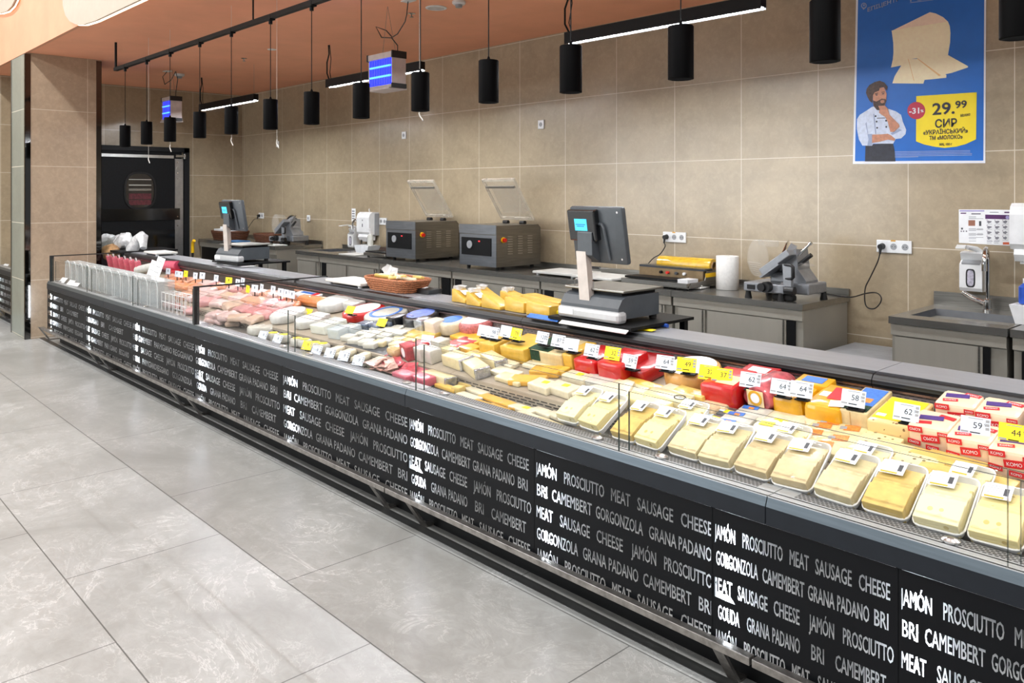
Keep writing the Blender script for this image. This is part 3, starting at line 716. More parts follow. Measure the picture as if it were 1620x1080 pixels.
sheet_px([K(*q) for q in [(470, 715), (740, 930), (770, 920), (500, 712)]], P1 - .002, G_chs, po)
sheet_px([K(*q) for q in [(480, 712), (765, 920), (900, 890), (1095, 825), (1095, 808), (820, 655)]], P1 - .0022, G_ch, po)
Q = lambda x, y: (1340 + x / 7.2, 115 + y / 7.2)
S_ = lambda pts, k, m, n='print': sheet_px([Q(*q) for q in pts], P1 - .0006 * k, m, po, n)
S_([(215, 820), (525, 800), (545, 880), (556, 1010), (208, 1010)], 1, G_apr, 'chef_apron')
S_([(288, 390), (230, 430), (150, 480), (118, 530), (116, 640), (140, 760), (180, 830), (290, 832), (300, 808), (530, 808), (560, 755), (620, 748), (670, 700), (678, 650), (640, 560), (620, 480), (560, 440), (470, 410), (440, 380), (330, 380)], 2, G_coat, 'chef_coat')
S_([(225, 560), (245, 690), (240, 700), (215, 580)], 3, G_sh); S_([(236, 700), (292, 696), (292, 830), (236, 830), (250, 760)], 3, G_sh); S_([(302, 470), (318, 470), (338, 700), (326, 700)], 3, G_sh); S_([(500, 690), (600, 640), (630, 655), (520, 710)], 3, G_sh); S_([(345, 515), (440, 512), (440, 520), (345, 523)], 3, G_navy)
for cx, cy in ((330, 495), (342, 557), (348, 628), (450, 547), (452, 617)):
    S_([(cx + 11 * math.cos(a * .785), cy + 11 * math.sin(a * .785)) for a in range(8)], 4, G_navy)
S_([(300, 250), (300, 330), (308, 380), (340, 420), (380, 425), (430, 390), (452, 320), (456, 240), (430, 170), (380, 160), (320, 200)], 4, G_skin, 'chef_face')
S_([(300, 315), (312, 385), (345, 425), (385, 430), (425, 392), (452, 320), (446, 300), (425, 300), (400, 296), (372, 312), (340, 330)], 5, G_hair)
S_([(385, 318), (410, 310), (430, 315), (432, 340), (405, 350), (388, 340)], 6, G_skin)
S_([(290, 345), (262, 320), (236, 270), (222, 230), (230, 185), (262, 140), (320, 108), (376, 92), (430, 112), (468, 160), (460, 205), (440, 190), (425, 165), (380, 175), (370, 205), (320, 225), (300, 260), (296, 320)], 6, G_hair, 'chef_hair')
S_([(322, 240), (358, 228), (360, 236), (326, 250)], 6, G_hair); S_([(398, 222), (436, 216), (436, 224), (400, 230)], 6, G_hair)
S_([(330, 252), (352, 246), (356, 258), (334, 262)], 6, G_navy); S_([(404, 238), (428, 234), (430, 244), (406, 248)], 6, G_navy)
S_([(362, 378), (440, 376), (470, 410), (490, 480), (600, 590), (605, 615), (540, 675), (500, 675), (470, 560), (440, 505), (400, 480), (370, 455), (378, 420)], 7, G_skin, 'chef_arm')
S_([(292, 705), (400, 702), (470, 695), (510, 715), (555, 755), (545, 775), (470, 762), (380, 785), (292, 800)], 7, G_skin, 'chef_arm')
Z = lambda x, y: (1430 + x / 8.643, 140 + y / 8.643)
sheet_px([Z(*q) for q in [(174, 105), (1000, 52), (990, 695), (850, 760), (720, 795), (560, 812), (420, 795), (280, 765), (170, 722)]], P1 - .001, G_yel, po, 'price_shield')
sheet_px([Z(175 + 122 * math.cos(a * math.pi / 18), 302 + 118 * math.sin(a * math.pi / 18)) for a in range(36)], P1 - .0018, G_red, po, 'discount_disc')
PT = P1 - .003
def tz(s, x0, x1, ytop, h, m, rot=0.0): a, b = Z(x0, ytop), Z(x1, ytop); txt_px(s, a[0], b[0], a[1], h / 8.643, PT, m, po, rot=rot)
tz('29.', 396, 700, 190, 160, G_navy); tz('99', 708, 866, 165, 100, G_navy); tz('-31', 78, 216, 265, 78, G_wht); tz('%', 234, 276, 288, 36, G_wht)
tz('СИР', 432, 732, 418, 110, G_navy); tz('«УКРАЇНСЬКИЙ»', 270, 882, 558, 60, G_navy); tz('ТМ «МОЛОКО»', 352, 810, 640, 54, G_navy); tz('50%, 100 г', 488, 664, 745, 34, G_navy)
tz('Молоко', 780, 912, 340, 40, G_navy, .12)
for k in range(4): sheet_px([Z(-120, 862 + k * 20), Z(910 + (25 if k > 1 else 0), 845 + k * 20), Z(910 + (25 if k > 1 else 0), 852 + k * 20), Z(-120, 869 + k * 20)], P1 - .0008, G_sh, po, 'fine_print')
sheet_px([Z(-120, 940), Z(200, 930), Z(200, 936), Z(-120, 946)], P1 - .0008, G_sh, po, 'fine_print')
V = lambda x, y: (1340 + x / 10.8, y / 10.8)
a, b = V(362, 60), V(905, 60); txt_px('ЕПІЦЕНТР', a[0], b[0], a[1] - 1.6, 6.2, PT, G_sh, po, rot=.19)
sheet_px([V(295 + 48 * math.cos(t_ * .35), 100 + 50 * math.sin(t_ * .35)) for t_ in range(1, 18)], P1 - .001, G_sh, po, 'emblem'); sheet_px([V(295 + 32 * math.cos(t_ * .35), 98 + 34 * math.sin(t_ * .35)) for t_ in range(18)], P1 - .0016, G_blue, po, 'emblem'); sheet_px([V(297 + 14 * math.cos(t_ * .6), 92 + 20 * math.sin(t_ * .6)) for t_ in range(10)], P1 - .002, G_sh, po, 'emblem'); sheet_px([V(258, 125), (V(335, 118)), V(288, 170)], P1 - .0009, G_sh, po, 'emblem')
sheet_px([V(1084, 42), V(1480, -4), V(1480, 4), V(1084, 52)], P1 - .001, G_sh, po, 'emblem'); sheet_px([V(1084, -60), V(1108, -62), V(1106, 28), V(1084, 30)], P1 - .001, G_sh, po, 'emblem')
sheet_px([V(1240 + 70 * math.cos(t_ * .5), -35 + 48 * math.sin(t_ * .5)) for t_ in range(12)], P1 - .001, G_sh, po, 'emblem')

# instruction sheets by the right sink
N_ = lambda x, y: (1500 + x / 6.75, 320 + y / 6.75)
G_pur = mat('print_purple', (78, 34, 90), .6, 0, .05); G_lil = mat('print_lilac', (160, 150, 200), .6, 0, .03); G_gry = mat('print_grey', (128, 128, 136), .6, 0, .05); G_org = mat('print_orange', (206, 92, 50), .6, 0, .03); G_brn = mat('print_brown', (150, 100, 80), .6, 0, .1)
def sheetq(th, pts, k, m, n='print'): return sheet_px([N_(*q) for q in pts], P0 - .0006 * k, m, th, n)
def rect(a, b, c, d): return [(a, b), (c, b), (c, d), (a, d)]
s1 = T('instruction_sheet', 'white instruction sheet with lilac header and hand photo, left one of the two', 'wall notice', (0, 0, 0))
sheetq(s1, [(115, 75), (398, 76), (396, 448), (117, 432)], 0, M_paper, 'sheet')
sheetq(s1, rect(125, 84, 388, 98), 1, G_lil); sheetq(s1, rect(135, 110, 195, 122), 1, G_pur); sheetq(s1, rect(218, 190, 290, 250), 1, G_brn); sheetq(s1, rect(332, 200, 356, 252), 1, M_dgrey); sheetq(s1, rect(140, 270, 160, 290), 1, M_dgrey); sheetq(s1, rect(250, 115, 350, 130), 1, G_gry)
for y in (150, 162, 172, 278, 288, 298, 330, 340, 350, 372, 385, 410): sheetq(s1, rect(222, y, 300 if y % 4 else 378, y + 4), 1, G_gry)
for y in (280, 290, 330, 345): sheetq(s1, rect(310, y, 372, y + 4), 1, G_gry)
for x in (135, 160, 190): sheetq(s1, rect(x, 300, x + 14, 316), 1, G_gry)
s2 = T('instruction_sheet', 'white hand washing sheet with a purple band and small drawings, right one of the two', 'wall notice', (0, 0, 0))
sheetq(s2, [(398, 76), (682, 80), (680, 464), (396, 448)], 0, M_paper, 'sheet'); sheetq(s2, [(398, 130), (672, 136), (672, 182), (398, 176)], 1, G_pur); sheetq(s2, rect(586, 426, 654, 450), 1, G_org); sheetq(s2, rect(602, 100, 656, 114), 1, G_pur); sheetq(s2, rect(446, 102, 540, 110), 1, G_gry); sheetq(s2, [(635 + 20 * math.cos(a * .5), 160 + 20 * math.sin(a * .5)) for a in range(12)], 2, G_lil)
for r_ in range(4):
    for c_ in range(3):
        cx, cy = 440 + c_ * 84, 208 + r_ * 57
        sheetq(s2, [(cx + (24 + 6 * math.sin(a * 3 + r_)) * math.cos(a * .63), cy + (14 + 5 * math.cos(a * 2 + c_)) * math.sin(a * .63)) for a in range(10)], 1, G_gry); sheetq(s2, [(cx - 22 + 5 * math.cos(a), cy - 18 + 5 * math.sin(a)) for a in range(6)], 2, G_pur); sheetq(s2, rect(cx - 25, cy + 22, cx + 30, cy + 25), 1, G_gry)
for x in (415, 490): sheetq(s2, rect(x, 412, x + 60, 418), 1, G_gry); sheetq(s2, rect(x, 430, x + 50, 435), 1, G_gry)
s3 = solo('notice_sheet', MB().b2((-.04, 0, -.08), (.05, .001, .08)), M_paper, 'small white notice half hidden behind the far towel dispenser', 'wall notice', loc=aty(559, 340, WY - .003))
for k in range(4): build('print', MB().b2((-.03, -.001, .04 - k * .03), (.03, 0, .055 - k * .03)), G_gry, s3)

# dispensers
def soap_dispenser(p, label):
    th = T('soap_dispenser', label, 'soap dispenser', p); Wd, H, D = .062, .235, .1
    mb = MB().prism([(-D + .01, 0), (-D, .02), (-D, H * .68), (-D + .03, H * .78), (-D + .012, H * .97), (-D + .03, H), (0, H), (0, -.005)], 0, -Wd, Wd); build('body', mb, M_white, th)
    build('push_pad', MB().prism([(-D - .002, H * .72), (-D + .025, H * .8), (-D + .02, H * .75), (-D - .0, H * .68)], 0, -Wd * .8, Wd * .8), M_greyp, th)
    build('window', MB().prism(oval(0, H * .34, .026, .055, 24, 4), 1, -D - .0015, -D + .01), M_blackp, th)
    bt = build('bottle', MB().prism(oval(0, H * .34, .018, .047, 20, 4), 1, -D - .0022, -D - .001), mat('soap_bottle_label', (176, 172, 186), .5, 0, .2, 60), th)
    build('elbow_lever', MB().tube([(.03, -.03, H), (.02, -.06, H + .018), (-.01, -.12, H + .03)], [.018, .016, .014], 10).box((-.03, -.17, H + .035), (.05, .13, .008), rot=(R(4), 0, .25)), M_white, th)
soap_dispenser(Vector((-1.665, YW, .955)), 'white soap dispenser with elbow lever, left of the near faucet')
soap_dispenser(aty(560, 388, WY - .03) * 1 + Vector((.03, .029, -.02)), 'white soap dispenser behind the far faucet')
def towel_dispenser(p, label, flap=True):
    th = T('towel_dispenser', label, 'paper towel dispenser', p); W2, H = .135, .26
    pr = [(-.02, 0), (-.115, .0), (-.135, .03), (-.138, .2), (-.12, .245), (-.09, .265), (0, .265), (0, .0)]
    build('cover', MB().prism(pr, 0, -W2, W2), M_white, th)
    build('back_box', MB().b2((-W2 - .002, -.06, -.01), (W2 + .012, 0, .25)), M_greyp, th)
    build('lower_lip', MB().prism([(-.12, -.0), (-.13, -.03), (-.11, -.07), (-.03, -.07), (-.02, 0)], 0, -W2 + .02, W2 - .03), M_white, th)
    build('paper_tip', MB().b2((-.09, -.1, -.085), (.07, -.096, -.05)), M_paper, th)
    build('window', MB().b2((-.012, -.1395, .09), (.002, -.137, .13)), M_dgrey, th); build('lock', MB().cyl((-.005, -.139, .17), (-.005, -.137, .17), .008, n=12), M_dgrey, th)
    build('latch', MB().prism([(-.06, .26), (-.07, .29), (-.062, .31), (-.05, .262)], 0, .02, .035), M_white, th)
p = aty(578, 372, WY - .1); towel_dispenser(Vector((p.x, YW, p.z + .01)), 'white paper towel dispenser with a paper tip, above the soap bottle')
p = aty(1628, 395, WY - .12); towel_dispenser(Vector((p.x + .04, YW, p.z)), 'white towel dispenser cut off at the right edge of the photo')

# ================================================================ BACK TABLES
FY, TZ = 4.766, .85
def worktable(x0, x1, z, y0, y1, label, doors=(), drawers=(), splash=.045, legs=True, y_in=0, bowl=None, side=True):
    th = T('work_table', label, 'steel work table', ((x0 + x1) / 2, y0, 0)); o = Vector(((x0 + x1) / 2, y0, 0)); e = .002
    def P(n, mb, m, par=th): q = build(n, mb, m, par); q.location = -o if par is th else (0, 0, 0); return q
    mb = MB()
    if bowl:
        bx0, bx1, by0, by1 = bowl
        for a, b in (((x0 + e, y0), (bx0, y1)), ((bx1, y0), (x1 - e, y1)), ((bx0, y0), (bx1, by0)), ((bx0, by1), (bx1, y1))): mb.b2((*a, z - .04), (*b, z))
        bw = MB()
        bw.quad([(bx0, by0, z - .001), (bx1, by0, z - .001), (bx1 - .03, by0 + .03, z - .16), (bx0 + .03, by0 + .03, z - .16)]); bw.quad([(bx0, by1, z - .001), (bx1, by1, z - .001), (bx1 - .03, by1 - .03, z - .16), (bx0 + .03, by1 - .03, z - .16)])
        bw.quad([(bx0, by0, z - .001), (bx0, by1, z - .001), (bx0 + .03, by1 - .03, z - .16), (bx0 + .03, by0 + .03, z - .16)]); bw.quad([(bx1, by0, z - .001), (bx1, by1, z - .001), (bx1 - .03, by1 - .03, z - .16), (bx1 - .03, by0 + .03, z - .16)])
        bw.quad([(bx0 + .03, by0 + .03, z - .16), (bx1 - .03, by0 + .03, z - .16), (bx1 - .03, by1 - .03, z - .16), (bx0 + .03, by1 - .03, z - .16)])
        P('basin', bw, mat('basin_steel', (104, 106, 110), .3, .8, .05))
    else: mb.b2((x0 + e, y0, z - .04), (x1 - e, y1, z))
    P('worktop', mb, M_steel_d)
    if splash: P('backsplash', MB().b2((x0 + e, y1 - .02, z), (x1 - e, y1 - .002, z + splash)), M_steel)
    P('body', MB().b2((x0 + .012, y0 + .03, .15), (x1 - .012, y1 - .02, z - .041)), M_cab)
    if side: P('apron', MB().b2((x0 + .01, y0 + .012, z - .105), (x1 - .01, y0 + .03, z - .041)), M_steel_c)
    for a, b in doors:
        dd = P('door', MB().b2((a, y0 + .014, .17), (b, y0 + .03, z - .112)), M_steel_c)
        build('door_edge', MB().b2((b - .02, y0 + .008, .17), (b - .012, y0 + .014, z - .112)), M_steel, dd)
    for a, b in drawers: P('recess', MB().b2((a, y0 + .016, .17), (b, y0 + .031, z - .112)), M_black)
    for x in (x0 + .03, x1 - .03):
        for y in (y0 + .04, y1 - .05): P('leg', MB().cyl((x, y, 0), (x, y, .15), .02, n=12), M_steel)
    return th
M_cab = mat('cabinet_steel', (158, 155, 146), .42, .4, .02, 4, stretch=(6, 1, 1)); M_steel_c = mat('door_steel', (170, 166, 156), .38, .4, .02, 3, stretch=(5, 1, 1))
worktable(-8.90, -8.36, TZ, FY, WY - .002, 'steel sink unit with the far faucet', doors=[(-8.87, -8.41)], bowl=(-8.82, -8.3 - .1, 4.95, 5.3))
worktable(-8.36, -7.13, TZ, FY, WY - .002, 'steel table under the black press, behind the white board', doors=[(-8.2, -7.75), (-7.74, -7.2)], drawers=[(-8.31, -8.21)])
worktable(-7.13, -5.924, TZ, FY, WY - .002, 'steel table under the far vacuum machine', doors=[(-6.98, -6.1)], drawers=[(-7.09, -6.99), (-6.08, -5.96)])
worktable(-5.924, -4.755, TZ, FY, WY - .002, 'steel table under the near vacuum machine', doors=[(-5.78, -4.95), (-4.94, -4.8)], drawers=[(-5.88, -5.79)])
worktable(-4.755, -3.43, TZ, FY, WY - .002, 'steel table under the white cutting boards, behind the right scale', doors=[(-4.6, -3.5)], drawers=[(-4.71, -4.61)])
worktable(-3.43, -2.439, TZ, FY, WY - .002, 'steel table under the near slicer and paper roll', doors=[(-3.38, -3.16), (-3.14, -2.56)], drawers=[(-2.555, -2.5)])
worktable(-11.78, -9.4, .87, 4.755, WY - .002, 'steel table in the far corner under the far slicer', doors=[(-10.6, -9.6)], drawers=[(-11.7, -10.7)])
worktable(-1.902, -1.298, .845, 4.72, WY - .002, 'steel sink unit with the near faucet', doors=[(-1.87, -1.42)], drawers=[(-1.42, -1.385)], splash=.085, bowl=(-1.83, -1.33, 4.85, 5.24))
worktable(-1.29, -.3, .845, 4.72, WY - .002, 'steel table at the right edge, beside the near sink', doors=[(-1.2, -.4)], drawers=[(-1.24, -1.21)], splash=.085)
# low chest with a pale lid between table and sink
th = T('low_chest', 'low chest with a pale grey lid between the table and the near sink', 'chest', (-2.15, 4.85, 0))
build('body', MB().b2((-.24, 0, 0), (.235, .5, .47)), M_dgrey, th); build('lid', MB().box((0, .25, .49), (.49, .53, .03), bev=.006).box((0, .25, .53), (.45, .49, .05), bev=.008), M_greyp, th)

# faucets
def faucet(p, turn, label):
    th = T('faucet', label, 'faucet', p, turn)
    build('base', MB().lathe([(.027, 0), (.027, .012), (.022, .016), (.022, .07), (.018, .075)], (0, 0, 0), 20), M_chrome, th, True)
    arc = [(0, 0, .07), (0, 0, .3)] + [(0, -.075 + .075 * math.cos(a), .3 + .075 * math.sin(a)) for a in [R(15 * k) for k in range(1, 12)]] + [(0, -.15, .285)]
    build('spout', MB().tube(arc, .012, 12), M_chrome, th, True); build('nozzle', MB().cyl((0, -.15, .29), (0, -.15, .25), .015, n=16), M_chrome, th, True)
    build('lever', MB().cyl((-.02, 0, .05), (-.045, -.01, .06), .02, n=14).tube([(-.04, -.01, .06), (-.08, -.025, .075), (-.13, -.04, .11)], [.02, .018, .012], 12), M_chrome, th, True)
faucet(Vector((aty(1560, 480, 5.3).x, 5.33, .846)), R(10), 'tall chrome gooseneck faucet at the near sink')
faucet(Vector((-8.32, 5.33, .851)), R(-75), 'chrome gooseneck faucet at the far sink')

p = at(1622, 492, .846); tb = T('plastic_tub', 'white tub at the right edge on the table beside the near sink', 'tub', (p.x + .17, 5.0, .846), 0)
build('wall', MB().prism([(-.07, 0), (-.1, .1), (.1, .1), (.07, 0)], 1, -.07, .07), M_white, tb)
sb = T('soap_bottle', 'blue labelled bottle in the white tub at the right edge', 'bottle', (p.x + .13, 5.0, .95)); build('bottle', MB().lathe([(.03, 0), (.032, .01), (.032, .09), (.012, .11)], (0, 0, 0), 20), mat('blue_bottle', (50, 90, 190), .3, 0, .1), sb, True); build('cap', MB().cyl((0, 0, .11), (0, 0, .135), .012, n=14), M_white, sb)
# vacuum machines
M_vac = mat('vacuum_machine_steel', (128, 124, 116), .34, .85, .07, 4, stretch=(1, 1, 14)); M_vacf = mat('vacuum_front_steel', (134, 138, 144), .33, .85, .06, 4, stretch=(1, 1, 14))
M_lid = film('clear_acrylic_lid', (222, 216, 204), .16, .08); M_lide = film('acrylic_lid_edge', (222, 214, 200), .38, .12)
def vacuum_machine():
    th = T('vacuum_machine', 'x', 'vacuum sealer', (0, 0, 0)); W2, D, H = .255, .55, .37
    build('housing', MB().prism([(0, 0), (0, H - .0), (D - .03, H), (D, H - .03), (D, 0)], 0, -W2, W2), M_vac, th)
    build('front_plate', MB().b2((-W2, -.006, 0), (W2 - .002, -.0005, H - .085)), M_vacf, th); build('front_lip', MB().b2((-W2 - .002, -.01, H - .08), (W2, -.0005, H + .004)), M_vacf, th)
    cp = build('control_panel', MB().b2((-W2 + .035, -.012, .095), (W2 - .065, -.006, H - .115)), M_black, th)
    build('pressure_gauge', MB().cyl((-.1, -.012, .19), (-.1, -.02, .19), .036, n=24), mat('gauge_face', (150, 152, 156), .3), cp)
    build('display_light', MB().b2((.02, -.0135, .22), (.04, -.012, .228)), mat('red_led', (255, 40, 50), .4, 0, 0, emit=2.5), cp)
    mb = MB()
    for c_ in range(3):
        for r_ in range(8):
            y = .13 + c_ * .125; z = .11 + r_ * .022
            mb.prism([(y, z), (y + .06, z), (y + .06, z + .006), (y, z + .009)], 0, W2 - .001, W2 + .005)
    build('vent_louvres', mb, mat('louvre_steel', (176, 172, 164), .3, .85, .05), th)
    k = build('stop_switch', MB().cyl((W2, .075, .24), (W2 + .012, .075, .24), .026, n=20), M_yelp, th); build('stop_button', MB().cyl((W2 + .012, .075, .24), (W2 + .034, .075, .24), .018, n=18), M_redp, k)
    for x in (-.2, .2):
        for y in (.06, D - .06): build('foot', MB().cyl((x, y, -.03), (x, y, 0), .018, n=12), M_rub, th)
    for x in (-.11, .12): build('hinge', MB().cyl((x - .03, D - .1, H + .012), (x + .03, D - .1, H + .012), .02, n=14), M_blackp, th)
    L = T('lid', 'x', 'x'); del L['label']; del L['category']; L.parent = th; L.location = (0, D - .06, H + .035); L.rotation_euler = (R(-56), 0, 0)
    fr = MB(); a, b, c_, d_ = -.225, .225, -.46, 0
    fr.b2((a, c_, 0), (a + .018, d_, .022)).b2((b - .018, c_, 0), (b, d_, .022)).b2((a, c_, 0), (b, c_ + .025, .022)).b2((a, d_ - .025, 0), (b, d_, .022))
    build('lid_rim', fr, M_lide, L); build('lid_window', MB().b2((a + .018, c_ + .025, .008), (b - .018, d_ - .025, .012)).b2((a + .07, c_ + .1, .012), (b - .07, d_ - .08, .05)), M_lid, L)
    build('seal_bar', MB().b2((a + .03, c_ + .07, -.014), (b - .03, c_ + .09, .0)), mat('seal_bar', (120, 116, 108), .4), L)
    return th
M_yelp = mat('yellow_plastic', (240, 190, 20), .4, 0, .03); M_redp = mat('red_plastic', (214, 34, 24), .35, 0, .03)
v0 = vacuum_machine(); v0.location = (-6.8, 4.822, .882); v0['label'] = 'far steel vacuum machine with raised clear lid, next to the double socket'
v1 = dup(v0, (-5.59, 4.815, .882), 0, 'near steel vacuum machine with raised clear lid and red light')

# slicers
M_cast = mat('cast_aluminium', (150, 153, 158), .42, .55, .05); M_guard = film('clear_guard', (214, 212, 206), .12, .06)
def slicer():
    th = T('meat_slicer', 'x', 'slicer', (0, 0, 0))
    build('base', MB().box((.15, .17, .075), (.29, .32, .06), bev=.008).box((.33, .2, .08), (.2, .25, .07), bev=.01).box((.23, .22, .135), (.2, .2, .08), bev=.02), M_cast, th)
    for x, y in ((.03, .03), (.27, .02), (.42, .3), (.03, .3)): build('foot', MB().cyl((x, y, 0), (x, y, .05), .024, .014, n=14), M_rub, th)
    build('foot', MB().box((.27, .06, .02), (.15, .06, .04), bev=.012), M_rub, th)
    build('switch', MB().b2((.035, .004, .06), (.09, .012, .09)), M_blackp, th)
    build('thickness_knob', MB().cyl((.185, .015, .085), (.185, -.035, .085), .034, n=24).cyl((.165, -.035, .085), (.165, -.05, .085), .026, n=24), M_blackp, th, True)
    build('motor_column', MB().prism([(.25, .05), (.4, .05), (.4, .13), (.345, .2), (.33, .33), (.26, .3), (.25, .16)], 1, .1, .26), M_cast, th)
    build('blade_cover', MB().cyl((.19, .2, .27), (.225, .215, .25), .105, n=40), M_cast, th, True)
    build('blade', MB().cyl((.182, .197, .274), (.187, .199, .272), .118, n=48), M_chrome, th)
    build('carriage_plate', MB().box((.225, .09, .245), (.24, .16, .045), rot=(0, R(-36), 0), bev=.006).box((.19, .07, .19), (.16, .12, .012), rot=(0, R(-36), 0)), M_cast, th)
    gd = MB(); n = 26; cx, cz, a, b = .085, .265, .075, .125
    ring = [(cx + a * math.cos(2 * math.pi * k / n), .12 + .1 * (k % 2 == 5), cz + b * math.sin(2 * math.pi * k / n)) for k in range(n)]
    gd.prism([(q[0], q[2]) for q in ring], 1, .05, .062); gd.prism([(.09, .39), (.2, .38), (.2, .34), (.09, .35)], 1, .05, .12); g_ = build('clear_guard', gd, M_guard, th)
    for k in range(7): build('guard_rib', MB().tube([(cx - a * .95 + k * .012, .046, cz - .03 - k * .014), (cx + .03 + k * .004, .044, cz - .036 - k * .014)], .003, 6), M_guard, g_)
    build('pusher_rod', MB().cyl((.335, .12, .29), (.42, .12, .375), .009, n=12).cyl((.415, .12, .37), (.425, .12, .38), .013, n=12), M_chrome, th, True)
    build('pusher_plate', MB().lathe([(.05, 0), (.052, .008), (.03, .02)], (.385, .13, .225), 24, sx=1.1), M_guard, th)
    build('pusher_handle', MB().cyl((.345, .12, .235), (.425, .12, .3), .014, n=14), M_blackp, th, True)
    build('carriage_arm', MB().prism([(.3, .09), (.35, .09), (.35, .24), (.29, .24)], 1, .0, .03), M_cast, th)
    build('loop_handle', MB().tube([(.3, .01, .235), (.345, .005, .235), (.36, .005, .225), (.362, .005, .16), (.35, .005, .15), (.31, .01, .148)], .011, 10), M_blackp, th, True)
    build('clamp_knob', MB().cyl((.31, .0, .075), (.375, .0, .075), .026, n=20), M_blackp, th, True)
    return th
s0 = slicer(); s0.location = (-2.885, 4.8, .851); s0['label'] = 'grey meat slicer with a clear guard beside the paper roll'
p = at(420, 386, .871); s1_ = dup(s0, (-9.88, 4.9, .872), R(8), 'far grey meat slicer with ribbed clear guard in the corner')

# film wrapper with a roll of film
th = T('film_wrapper', 'film wrapping machine with black hot plate below the triple socket', 'film wrapper', (-3.62, 4.83, .852))
for a_, b_ in ((.29, .3), (-.3, -.29)): build('side_plate', MB().prism([(0, .02), (.03, .045), (.2, .06), (.22, .13), (.4, .13), (.46, .1), (.5, .02)], 0, a_, b_), M_steel, th)
build('base_plate', MB().b2((-.31, .0, .012), (.29, .5, .03)), M_steel_d, th); build('hot_plate', MB().b2((-.28, .0, .055), (.2, .15, .068)), M_black, th); build('front_bar', MB().b2((-.3, -.02, .02), (.29, .02, .05)), M_steel, th)
build('top_shelf', MB().b2((-.29, .19, .125), (.3, .29, .14)), mat('dark_steel_shelf', (70, 72, 76), .3, .8), th); build('white_insulator', MB().b2((.2, -.0, .05), (.285, .13, .075)), M_white, th)
for x, m_ in ((-.08, M_black), (-.02, M_redp), (.06, M_dgrey), (.13, M_white)): build('knob', MB().cyl((x, .19, .095), (x, .172, .095), .011, n=14), m_, th)
build('control_box', MB().b2((-.29, .19, .04), (.285, .28, .124)), mat('wrapper_panel', (132, 112, 84), .4, .6), th)
for x in (-.27, .25):
    for y in (.03, .46): build('foot', MB().cyl((x, y, -.001), (x, y, .013), .02, n=12), M_rub, th)
build('rear_knob', MB().cyl((.3, .46, .07), (.35, .46, .07), .018, n=14), M_blackp, th); build('label_plate', MB().b2((.3005, .2, .08), (.302, .34, .11)), M_yelp, th)
M_film = mat('yellow_film', (214, 172, 52), .22, .0, .08, 20, coat=.8)
ro = T('film_roll', 'roll of shiny yellow stretch film lying on the film wrapper', 'film roll', (-3.6, 5.2, .999))
build('film', MB().lathe([(.03, -.24), (.056, -.24), (.058, -.235), (.058, .235), (.056, .24), (.03, .24)], (0, 0, 0), 36, ring=True), M_film, ro, True).rotation_euler = (0, R(90), 0)
build('core', MB().lathe([(.03, -.25), (.036, -.25), (.036, .25), (.03, .25)], (0, 0, 0), 28, ring=True), mat('cardboard', (150, 120, 84), .8), ro, True).rotation_euler = (0, R(90), 0)
# paper roll, towels, boards, press, soap bottle
pr = T('paper_roll', 'tall roll of white paper towel standing left of the near slicer', 'paper roll', (-3.2, 5.13, .851))
build('paper', MB().lathe([(.022, 0), (.078, 0), (.08, .003), (.08, .237), (.078, .24), (.022, .24)], (0, 0, 0), 48, ring=True), mat('towel_paper', (228, 226, 222), .85, 0, .03, 60, bump=.2), pr, True); build('core', MB().lathe([(.019, 0), (.0225, 0), (.0225, .238), (.019, .238)], (0, 0, 0), 24, ring=True), mat('cardboard', (150, 120, 84), .8), pr)
def rbox_mb(w_, d_, h_, b_=.006): return MB().box((0, 0, h_ / 2), (w_, d_, h_), bev=b_)
tw = T('folded_towel', 'folded white cloth between film wrapper and paper roll', 'cloth', (-3.42, 5.02, .851), .2)
M_cloth = mat('white_cloth', (224, 222, 216), .9, 0, .05, 30, bump=.3)
build('fold', MB().box((0, 0, .008), (.2, .17, .016), bev=.006).jitter(.004, 3, 20), M_cloth, tw); build('fold', MB().box((.0, .01, .024), (.19, .15, .014), bev=.006).jitter(.004, 5, 20), M_cloth, tw)
M_board = mat('white_cutting_board', (214, 214, 210), .5, 0, .03)
def board(x, y, z, w_, d_, h_, rz, label, feet=True):
    th = T('cutting_board', label, 'cutting board', (x, y, z), rz)
    build('slab', MB().box((0, 0, .014 + h_ / 2 if feet else h_ / 2), (w_, d_, h_), bev=.005), M_board, th)
    if feet:
        for a in (-1, 1):
            for b in (-1, 1): build('foot', MB().cyl((a * w_ * .42, b * d_ * .4, 0), (a * w_ * .42, b * d_ * .4, .016), .016, n=10), M_white, th)
board(-4.68, 5.02, .851, .46, .36, .02, .03, 'left of two white cutting boards beside the near vacuum machine')
board(-4.22, 4.98, .851, .42, .34, .02, -.02, 'white cutting board behind the right scale column')
kn = T('knife', 'black handled knife lying on a board at the wall', 'knife', (-4.62, 5.3, .888), .15)
build('handle', MB().box((0, 0, .012), (.13, .03, .022), bev=.008), M_blackp, kn); build('blade', MB().prism([(.06, -.015), (.28, .005), (.27, .02), (.06, .016)], 2, .011, .013), M_chrome, kn)
bx = aty(555, 405, 4.95); board(-7.8, 4.92, .851, .34, .24, .012, .02, 'thin white sheet board in front of the far soap bottle', False)
tb = T('plastic_tub', 'white plastic tub holding the soap bottle at the far sink', 'tub', (-8.0, 5.2, .851), 0)
build('wall', MB().prism([(-.11, 0), (-.15, .085), (.15, .085), (.11, 0)], 1, -.085, .085), film('translucent_white', (232, 236, 240), .85, .3), tb)
sb = T('soap_bottle', 'pump soap bottle standing in the white tub', 'bottle', (-7.94, 5.2, .937))
